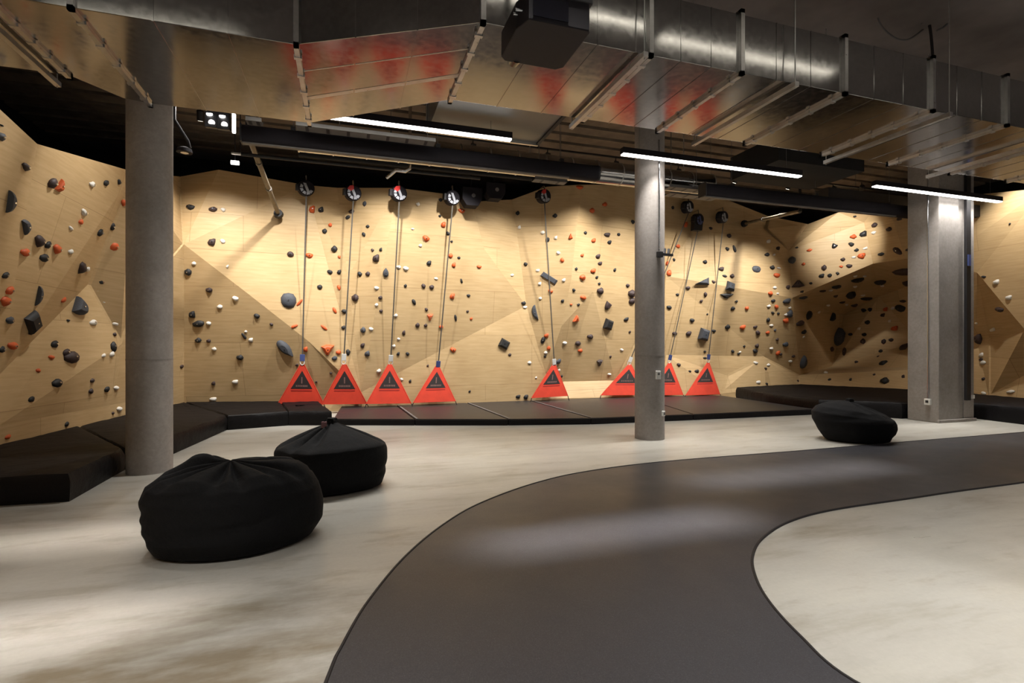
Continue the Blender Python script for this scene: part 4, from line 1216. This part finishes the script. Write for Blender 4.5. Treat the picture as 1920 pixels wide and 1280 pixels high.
# ---------------------------------------------------------------- climbing holds
HT = {
'A': (0, 200, 3.879, """
5 215 60 60 g;188 437 58 58 m;377 553 50 80 m;432 570 50 100 o t;670 563 46 46 w;770 553 34 46 k;865 547 28 40 k;900 698 34 50 o;70 690 62 170 g c -10
180 868 56 130 g c -42;610 768 46 50 w;587 836 32 44 o;515 883 36 28 w;817 870 28 60 k;724 912 36 60 k;284 975 66 92 m;345 1003 36 56 k;412 1033 54 76 o
182 1058 64 66 o;318 1096 56 66 k;515 1052 40 40 w;830 1012 50 80 o;590 1170 66 90 m;636 1180 34 40 w;38 1224 46 50 k;732 1270 40 60 k;8 135 20 16 k"""),
'B': (0, 500, 2.782, """
48 122 38 46 o;26 178 52 58 o;200 150 32 112 g c -10;50 278 46 44 g;165 287 86 90 k q 40;330 172 26 30 o;408 210 76 96 g c 28;355 280 14 14 k;485 290 32 34 w
513 122 24 22 w;546 182 24 24 w;604 296 28 28 w;598 352 18 22 m;590 415 24 60 k;582 455 22 30 w;540 462 20 20 w;283 403 28 40 k;370 470 60 70 m
345 445 30 36 m;268 472 26 26 o;198 540 18 24 o;295 605 40 50 k;65 410 48 44 o;8 430 30 40 k;480 592 20 26 m;473 648 22 32 m;556 638 24 32 k;606 632 26 26 w
163 690 24 30 k;622 742 28 30 w;588 762 12 16 m;347 820 18 26 k;40 886 24 24 o"""),
'C': (320, 300, 4.364, """
163 385 62 46 k;347 402 62 46 m;430 407 36 36 w;340 670 60 62 m;427 665 40 40 w;40 705 20 44 k;190 845 32 36 w;143 915 50 64 k;315 1062 48 46 m;980 770 56 50 m l 45
1160 402 52 62 o;1232 405 48 44 k;1305 530 30 36 o;1260 580 38 46 k;1342 726 56 60 k;1136 780 58 46 o;1380 792 22 30 o;1303 915 46 40 k l 30;1380 915 34 40 k
1220 1037 40 44 k;1377 1042 28 50 o;1480 420 46 36 m;1450 468 30 50 k l 50;1587 355 30 48 g;1614 542 32 30 k;1580 608 28 40 k;1652 737 26 28 m;1548 932 38 42 k
1613 930 36 44 m;465 870 20 30 w"""),
'D': (320, 540, 4.364, """
178 215 52 58 k;228 290 84 60 k;312 288 36 36 w;402 152 40 40 w;530 85 46 44 w;706 228 44 44 k;825 297 26 28 m;600 393 24 64 k l -28;657 423 36 36 w;615 355 26 24 w
228 425 50 46 k;313 431 34 34 m;358 497 38 34 w;570 566 56 50 k;90 640 30 32 m;352 778 32 34 m;530 766 50 36 w;350 908 56 36 w;965 100 130 135 g d;1055 118 26 74 o l 35
1012 313 28 62 o l 65;1255 323 28 66 o l -50;1342 182 30 60 o l -25;1422 190 44 40 k;1415 322 36 40 k;1510 78 54 70 m;1577 342 46 56 g;1640 335 36 34 w;1572 468 36 42 m
1610 535 46 46 g;940 495 96 175 g p 140;1105 500 38 44 o;1285 505 108 92 o t 180;1375 525 44 44 o;1342 572 44 40 g;1452 525 36 56 k;1035 628 24 24 m;1312 695 22 22 m;1192 766 18 18 m"""),
'E': (700, 300, 4.8, """
68 805 30 36 k;28 882 66 70 m;112 1012 64 90 g p;30 1152 44 36 w;228 500 24 44 w;403 397 40 40 w;605 357 34 36 k;600 503 28 28 k;795 456 64 44 o;632 580 48 52 o
672 660 36 36 k;706 732 26 26 k;475 705 64 58 o;425 768 36 32 w;355 620 30 20 w;695 858 40 48 o;770 878 28 26 k;725 943 38 46 o;953 960 44 34 o;503 926 46 46 k
228 962 40 36 w;293 976 50 44 w;290 1130 30 36 k;452 1134 38 48 m;525 1142 42 46 m;793 1088 22 48 k l -15;565 1065 34 26 w;1300 477 40 46 k;1315 605 32 34 w;1372 936 36 36 k
1250 1034 36 26 w"""),
'F': (700, 540, 4.8, """
65 85 40 40 m;28 150 30 36 w;70 205 30 34 m;203 245 40 36 w;365 125 36 58 k l -35;477 193 30 34 m;510 262 56 66 o t 180;400 332 42 48 m;472 334 34 36 m;275 400 32 42 m
228 458 28 28 w;186 520 34 34 w;225 590 30 34 k;308 592 34 36 k;52 745 44 44 w;255 822 30 30 w;332 836 26 30 k;490 697 22 18 m;712 72 46 56 o;857 66 34 28 k;848 208 24 24 m
740 268 26 66 k l -15;882 275 26 26 o;612 348 42 40 o;718 556 54 48 o;1175 500 100 92 k q 20;1228 598 30 28 m;1405 670 34 34 w;868 928 24 20 k;1305 975 44 34 k;1375 978 42 46 k
1355 135 46 40 k;1365 172 42 30 w;1455 220 66 145 g c 167;1465 805 20 20 w"""),
'G': (980, 300, 4.922, """
527 250 70 38 o;760 408 50 44 o;640 464 44 52 o;300 513 50 46 k;185 668 40 38 w;306 716 34 34 w;232 733 34 48 k;442 705 44 56 o t;578 670 28 32 k;655 740 42 42 o
782 688 60 40 m;886 685 28 32 k;802 757 38 36 k;1017 570 34 40 k;330 857 38 36 w;365 922 40 50 o l -35;550 878 32 30 o;696 886 44 40 m;715 952 40 34 m;140 1018 40 26 w
28 960 36 36 k;495 1002 28 32 k;652 1020 48 46 o;850 1012 26 32 k;552 1080 52 60 o;685 1080 26 28 k;243 1088 52 170 g u -58;158 1140 34 34 w;380 1108 36 36 w
708 1140 28 28 k;718 1207 64 72 m;970 1157 34 36 m;1005 1230 60 80 m;472 1200 30 34 k;258 1210 44 40 o"""),
'H': (980, 540, 4.8, """
545 84 52 44 o;360 115 32 32 k;436 147 24 22 o;502 148 26 26 k;480 275 54 66 o t;160 92 34 30 w;765 155 80 70 m c 120;985 115 56 60 m;765 325 84 105 k q 8
933 280 44 36 k;965 393 22 26 m;215 427 44 40 o;183 468 40 76 k l 18;235 540 38 46 o;207 580 34 34 w;203 612 26 26 k;378 494 38 36 w;497 495 50 50 m;520 562 46 40 o
610 436 60 50 m;690 672 54 66 m t 180;792 615 22 24 m;892 556 32 28 w;322 658 46 46 g;328 738 28 30 w;352 792 22 28 k;780 776 34 26 w
1318 172 44 38 k;1393 57 28 26 k;1608 116 26 28 m;1663 233 18 18 k;1525 290 40 40 k;1368 407 42 38 m;1495 407 46 46 m;1625 415 92 120 g q 5;1890 182 30 36 k;1845 347 48 48 k
1720 385 36 30 k;1405 690 34 36 m;1640 570 22 22 k;1505 747 22 22 k;1568 747 40 32 k;1890 570 28 34 k;1640 628 30 22 k"""),
'I': (1240, 330, 5.566, """
118 328 26 40 k;255 505 36 60 o;175 732 48 44 o;132 873 26 36 k;60 910 30 46 o;80 1010 50 66 o;168 1235 28 30 k;515 545 36 34 k;706 622 42 50 m;688 760 38 44 k
762 760 30 86 k l -18;457 895 46 46 k;628 968 54 46 m;662 1042 46 30 k;740 1042 46 50 m;420 1095 150 84 g r;545 1104 36 36 m;278 1165 44 40 m;460 1235 34 56 m;715 1150 86 104 g q 8
680 1250 136 54 k t 180;992 970 90 76 g d;1105 818 52 44 k;1160 953 50 50 k;1120 680 40 40 w;1178 820 30 24 w;1228 960 36 24 w;1205 1035 60 54 o;1218 752 36 40 m;1362 875 76 84 g
1415 745 36 22 k;1548 772 56 34 o;1485 917 40 34 o;1700 955 54 66 m;1675 1040 56 44 k;1757 1035 40 42 k;1425 1125 130 80 m t;1322 1158 36 46 m;1560 1118 30 28 k;1140 1222 46 50 o
1183 1162 36 36 w;1215 1225 26 24 w;1470 1205 36 26 k"""),
'L': (1500, 260, 4.571, """
460 838 54 42 o;545 815 60 50 k;632 805 36 30 w;642 738 46 46 m;765 775 46 42 m;855 682 44 34 m;295 918 58 44 k c 120;440 905 42 40 k;486 953 38 32 k;562 938 42 22 w
530 1003 60 50 o;462 1015 34 22 w;695 988 46 32 k;835 962 44 94 m l -50;938 948 56 38 m;370 1033 38 34 m;422 1090 46 36 m;353 1095 28 22 o;323 1155 26 28 k;470 665 24 18 k"""),
'J': (1360, 540, 4.924, """
103 122 26 28 k;72 186 32 38 k;198 184 30 40 o;403 165 36 30 w;472 172 32 44 o;442 115 34 32 k;570 118 64 50 g;598 182 28 26 w;438 228 28 26 k;490 233 22 24 k;395 293 30 46 k l -30
595 235 50 84 g;560 245 30 30 w;560 300 50 56 o;425 343 32 26 w;162 360 48 46 o;277 358 36 30 m;300 412 40 46 m;393 408 36 32 o;460 388 20 30 g;480 472 26 30 m;293 530 34 44 m
175 535 22 22 k;275 582 40 44 k;135 590 22 22 w;122 605 24 28 k;558 518 50 50 g;425 557 30 32 w;485 598 32 44 o;512 610 22 26 m;628 628 26 30 m;600 676 30 28 w;712 680 66 130 g p
280 690 38 34 w;398 708 32 32 w;372 742 22 26 m;305 868 40 34 w;382 883 20 28 k;560 866 24 26 w;585 866 20 26 m;668 856 20 22 m;765 250 70 80 k l -40;690 322 80 60 m;865 222 30 24 w
722 402 52 50 k;722 448 30 28 w;985 265 56 84 k t;950 158 34 26 w;1040 450 112 180 g p;1155 427 36 32 k;902 453 34 24 w;882 478 30 36 m;918 593 28 28 w;978 560 38 54 m
1098 585 36 80 m l 0;1210 682 28 28 m;962 843 26 26 k;930 782 30 30 w;1157 843 24 26 k;1278 205 44 36 k;1336 198 32 40 k;1312 315 42 46 k;1236 373 28 28 w;1282 428 38 38 k
1272 490 46 60 m;1480 195 40 40 o;1547 185 32 32 w;1618 185 76 70 k;1640 120 48 30 m;1455 248 38 36 m;1518 303 28 28 w;1565 370 60 46 o;1530 477 38 38 m;1462 492 36 56 m;1434 580 32 36 k
1655 545 60 70 m;1722 530 22 30 k;1460 692 50 52 k;1475 857 76 66 k;1375 798 22 22 m;1643 815 28 30 m;1750 875 30 28 k;1410 630 16 18 m
975 20 30 24 w;1195 72 24 20 w;1272 65 30 22 w;1120 152 28 24 w;1160 60 56 150 k l -68;1305 95 90 40 k;1195 155 50 36 m;1080 130 44 30 m;1020 72 40 34 m;720 85 60 40 g;900 25 50 30 m"""),
'K': (1500, 360, 2.909, """
302 458 20 18 w;352 458 18 16 w;315 478 52 36 k;302 515 22 16 w;437 488 54 30 k;450 510 20 12 w;200 515 40 30 k;590 425 130 44 m;595 490 60 36 m
1072 490 28 26 w;1140 575 28 26 w;1002 462 20 14 k;1090 640 40 30 m;1052 750 32 20 w;1095 828 26 22 w;1085 848 20 24 m;1150 830 22 22 k;1093 917 20 18 k;1186 960 28 26 w
1152 1088 36 22 w;978 800 34 60 m;990 888 22 24 w;1000 930 30 26 w;988 912 18 20 m;1002 1018 16 20 m;1002 1097 22 20 w;1145 172 10 10 k;962 715 12 14 w"""),
}
CN = {'k': ('hold_black', 'black'), 'g': ('hold_slate', 'slate grey'), 'o': ('hold_orange', 'orange'), 'w': ('hold_white', 'white'), 'm': ('hold_brown', 'dark brown')}

# unit meshes: x across, y up (in the wall plane), z out of the wall
def unit_mesh(kind, seed):
    rnd = random.Random(seed)
    bm = bmesh.new()
    if kind in 'bld':
        bmesh.ops.create_icosphere(bm, subdivisions=2, radius=1.0)
        ph = [rnd.uniform(0, 6.28) for _ in range(6)]
        am = {'b': 0.20, 'l': 0.08, 'd': 0.05}[kind]
        for v in bm.verts:
            c = v.co
            k = 1 + am * (math.sin(2.1 * c.x + ph[0]) * math.cos(2.3 * c.y + ph[1]) + 0.6 * math.sin(3.4 * c.y + 2.0 * c.z + ph[2])) + am * 0.5 * math.sin(4.5 * c.x + ph[3])
            v.co = Vector((c.x * k, c.y * k, max(-0.15, c.z * (0.95 if kind != 'd' else 0.6))))
            if kind == 'b' and c.z > 0.5 and c.y > 0:
                v.co.z -= 0.25 * c.y          # incut lip
    else:
        if kind == 'c':      # half moon: straight edge at -x side, arc at +x
            P = [(-0.55, -1.0)] + [(-0.55 + 1.45 * math.cos(a), math.sin(a)) for a in [(-0.5 + k / 10) * math.pi * 0.96 for k in range(11)]] + [(-0.55, 1.0)]
            top = 0.55
        elif kind == 't':
            P = [(-1, -0.85), (0.2, -1.0), (1, -0.6), (0.25, 0.95), (-0.1, 1.0)]; top = 0.5
        elif kind == 'r':
            P = [(-1, -0.95), (0.95, -1.0), (1.0, 1.0)]; top = 0.55
        elif kind == 'q':
            P = [(-0.95, -0.8), (0.85, -1.0), (1.0, 0.7), (-0.7, 1.0)]; top = 0.62
        elif kind == 'u':
            P = [(-0.9, -1), (0.9, -1), (1.0, 0.9), (-0.9, 1.0)]; top = 0.8
        else:                # teardrop, point up
            P = [(math.sin(a) * (1 - 0.35 * (1 + math.cos(a)) / 2 - 0.45 * max(0, math.cos(a)) ** 2), math.cos(a)) for a in [2 * math.pi * k / 16 for k in range(16)]]; top = 0.5
        rings = [(1.0, -0.1), (1.0, 0.25), (0.86, 0.62), (top, 0.9)]
        vs = []
        for s_, z in rings:
            vs.append([bm.verts.new((x * s_, y * s_ , z)) for x, y in P])
        n = len(P)
        for a, b in zip(vs[:-1], vs[1:]):
            for i in range(n):
                bm.faces.new((a[i], a[(i + 1) % n], b[(i + 1) % n], b[i]))
        bm.faces.new(vs[-1]); bm.faces.new(vs[0][::-1])
    bmesh.ops.recalc_face_normals(bm, faces=bm.faces)
    me = bpy.data.meshes.new('climbing_hold')
    bm.to_mesh(me); bm.free()
    for p_ in me.polygons:
        p_.use_smooth = True
    if kind in 'ctrqup':
        me.set_sharp_from_angle(angle=math.radians(35))
    return me
UM = {}
def hold_mesh(kind, col):
    var = random.randint(0, 3) if kind in 'bl' else 0
    key = (kind, col, var)
    if key not in UM:
        me = unit_mesh(kind, hash((kind, var)) % 1000 if False else (ord(kind) * 7 + var))
        me.materials.append(MATS[CN[col][0]])
        UM[key] = me
    return UM[key]
bolt_bm = bmesh.new()
bmesh.ops.create_cone(bolt_bm, cap_ends=True, segments=8, radius1=0.014, radius2=0.012, depth=0.02)
bolt_me = bpy.data.meshes.new('bolt'); bolt_bm.to_mesh(bolt_me); bolt_bm.free()
bolt_me.materials.append(MATS['chrome'])

def region(px, py):
    if px < 240: return 'side wall'
    if px < 560: return 'wall between stout column and first strap'
    if px < 700: return 'wall by the first two straps'
    if px < 870: return 'wall by third and fourth straps'
    if px < 1000: return 'bare plywood before the lone strap'
    if px < 1085: return 'wall around the lone strap'
    if px < 1200: return 'wall between lone strap and round column'
    if px < 1375: return 'wall by straps past the round column'
    if px < 1480: return 'flat wall leading into the cave'
    if px < 1725:
        e = 551 + (494 - 551) * (px - 1486) / (1637 - 1486) if px < 1637 else 489
        if py < e: return 'prow above the cave'
        if py < 588: return 'cave roof'
        return 'back of the dark cave'
    return 'wall beyond the square pier'
SHN = {'b': 'rounded', 'l': 'elongated', 'c': 'half-moon', 't': 'wedge-shaped', 'r': 'pointed', 'q': 'angular', 'u': 'block-shaped', 'd': 'domed', 'p': 'teardrop'}

items = []
for key, (ox, oy, sc, txt) in HT.items():
    for tok in txt.replace('\n', ';').split(';'):
        q = tok.split()
        if len(q) < 5: continue
        x, y, w, h = [float(a) for a in q[:4]]
        col = q[4]; kind = q[5] if len(q) > 5 else 'b'
        rot = float(q[6]) if len(q) > 6 else None
        items.append((ox + x / sc, oy + y / sc, w / sc, h / sc, col, kind, rot))
items.sort(key=lambda i: -i[2] * i[3])
solo = 0
stuff = {c: MB() for c in CN}
for (px, py, w, h, col, kind, rot) in items:
    L, N = hit(px, py)
    if L is None: continue
    t1 = UPV.cross(N); t1 = t1.normalized() if t1.length > 0.1 else Vector((1, 0, 0))
    t2 = N.cross(t1).normalized()
    view = (ORG - L).normalized()
    m = depth_of(L) / FPX
    def fore(tv):
        return max(0.62, math.sqrt(max(0.0, 1 - tv.dot(view) ** 2)))
    sx_ = w * m / 2 / fore(t1); sy_ = h * m / 2 / fore(t2)
    sx_ *= 0.95; sy_ *= 0.95
    sz = min(sx_, sy_) * (0.95 if kind in 'bl' else 0.8)
    if kind in 'bl' : sz = max(sz, 0.03)
    R_ = math.radians(-rot) if rot is not None else (random.uniform(-0.4, 0.4) if kind == 'b' else 0.0)
    if rot is None and kind == 'b': R_ *= 0.5
    Rm = Matrix((t1, t2, N)).transposed().to_4x4()
    me = hold_mesh(kind, col)
    loc = L - N * 0.002
    M = Matrix.Translation(loc) @ Rm @ Matrix.Rotation(R_, 4, 'Z') @ Matrix.Diagonal((sx_, sy_, sz, 1))
    reg = region(px, py)
    big = w * h > 270
    if solo >= 322:
        stuff[col].add([M @ v.co for v in me.vertices], [tuple(p.vertices) for p in me.polygons])
        continue
    solo += 1
    size = 'large' if w * h > 270 else ('medium' if w * h > 75 else 'small')
    if big and kind != 'b' and kind != 'l':
        name, cat = 'climbing_volume', 'climbing volume'
    else:
        name, cat = 'climbing_hold', 'climbing hold'
    o = bpy.data.objects.new(name, me)
    COL.objects.link(o)
    o.matrix_world = M
    pos = 'high' if L.z > 3.6 else ('low' if L.z < 1.5 else 'midway')
    lab = '%s %s %s %s %s on %s' % (size, SHN[kind], CN[col][1], cat, pos, reg)
    tag(o, lab, cat, '%s %s %ss %s on %s' % (CN[col][1], SHN[kind], cat, pos, reg))
    o['_d'] = '|'.join((size, SHN[kind], CN[col][1], reg))
    if w * h > 110:
        b_ = bpy.data.objects.new('bolt', bolt_me)
        COL.objects.link(b_)
        b_.parent = o
        b_.matrix_local = Matrix.Diagonal((1 / sx_, 1 / sy_, 1 / sz, 1)) @ Matrix.Translation((0, 0, sz * 0.92)) if kind in 'ctrqup' else Matrix.Diagonal((1 / sx_, 1 / sy_, 1 / sz, 1)) @ Matrix.Translation((0, 0, sz * (0.62 if kind == 'd' else 0.93)))
root = None
sm = MB(); mats_idx = []
me = bpy.data.meshes.new('small_climbing_holds')
av, af, am_ = [], [], []
for ci, c in enumerate(CN):
    o0 = len(av)
    av += [tuple(v) for v in stuff[c].v]
    af += [tuple(i + o0 for i in f) for f in stuff[c].f]
    am_ += [ci] * len(stuff[c].f)
me.from_pydata(av, [], af)
for c in CN: me.materials.append(MATS[CN[c][0]])
for p_, ci in zip(me.polygons, am_):
    p_.material_index = ci; p_.use_smooth = True
o = bpy.data.objects.new('small_climbing_holds', me)
COL.objects.link(o)
tag(o, 'scattered tiny climbing holds and foot chips over the plywood walls', 'climbing holds', None, 'stuff')
# where two holds would read alike, name the neighbour that tells them apart
from collections import Counter
hs = [o for o in COL.objects if o.get('category') in ('climbing hold', 'climbing volume')]
cnt = Counter(o['label'] for o in hs)
SH = {'dark brown': 'brown', 'slate grey': 'slate'}
for o in hs:
    if cnt[o['label']] < 2: continue
    p0 = o.matrix_world.translation
    q = min((h for h in hs if h is not o), key=lambda h: (h.matrix_world.translation - p0).length)
    dd = p0 - q.matrix_world.translation
    hor = math.hypot(dd.x, dd.y)
    rel = 'beside' if hor > abs(dd.z) else ('above' if dd.z > 0 else 'below')
    big_, shp, colr, rg = o['_d'].split('|')
    c2_ = q['_d'].split('|')[2]
    o['label'] = '%s %s %s %s %s %s %s one on %s' % (big_, shp, SH.get(colr, colr), o['category'].split()[1], rel, 'an' if c2_ == 'orange' else 'a', SH.get(c2_, c2_), rg)
    o['group'] = '%s %s %ss on %s' % (SH.get(colr, colr), shp, o['category'].split()[1], rg)
for o in hs: del o['_d']
print('holds', len(items), 'solo', solo)
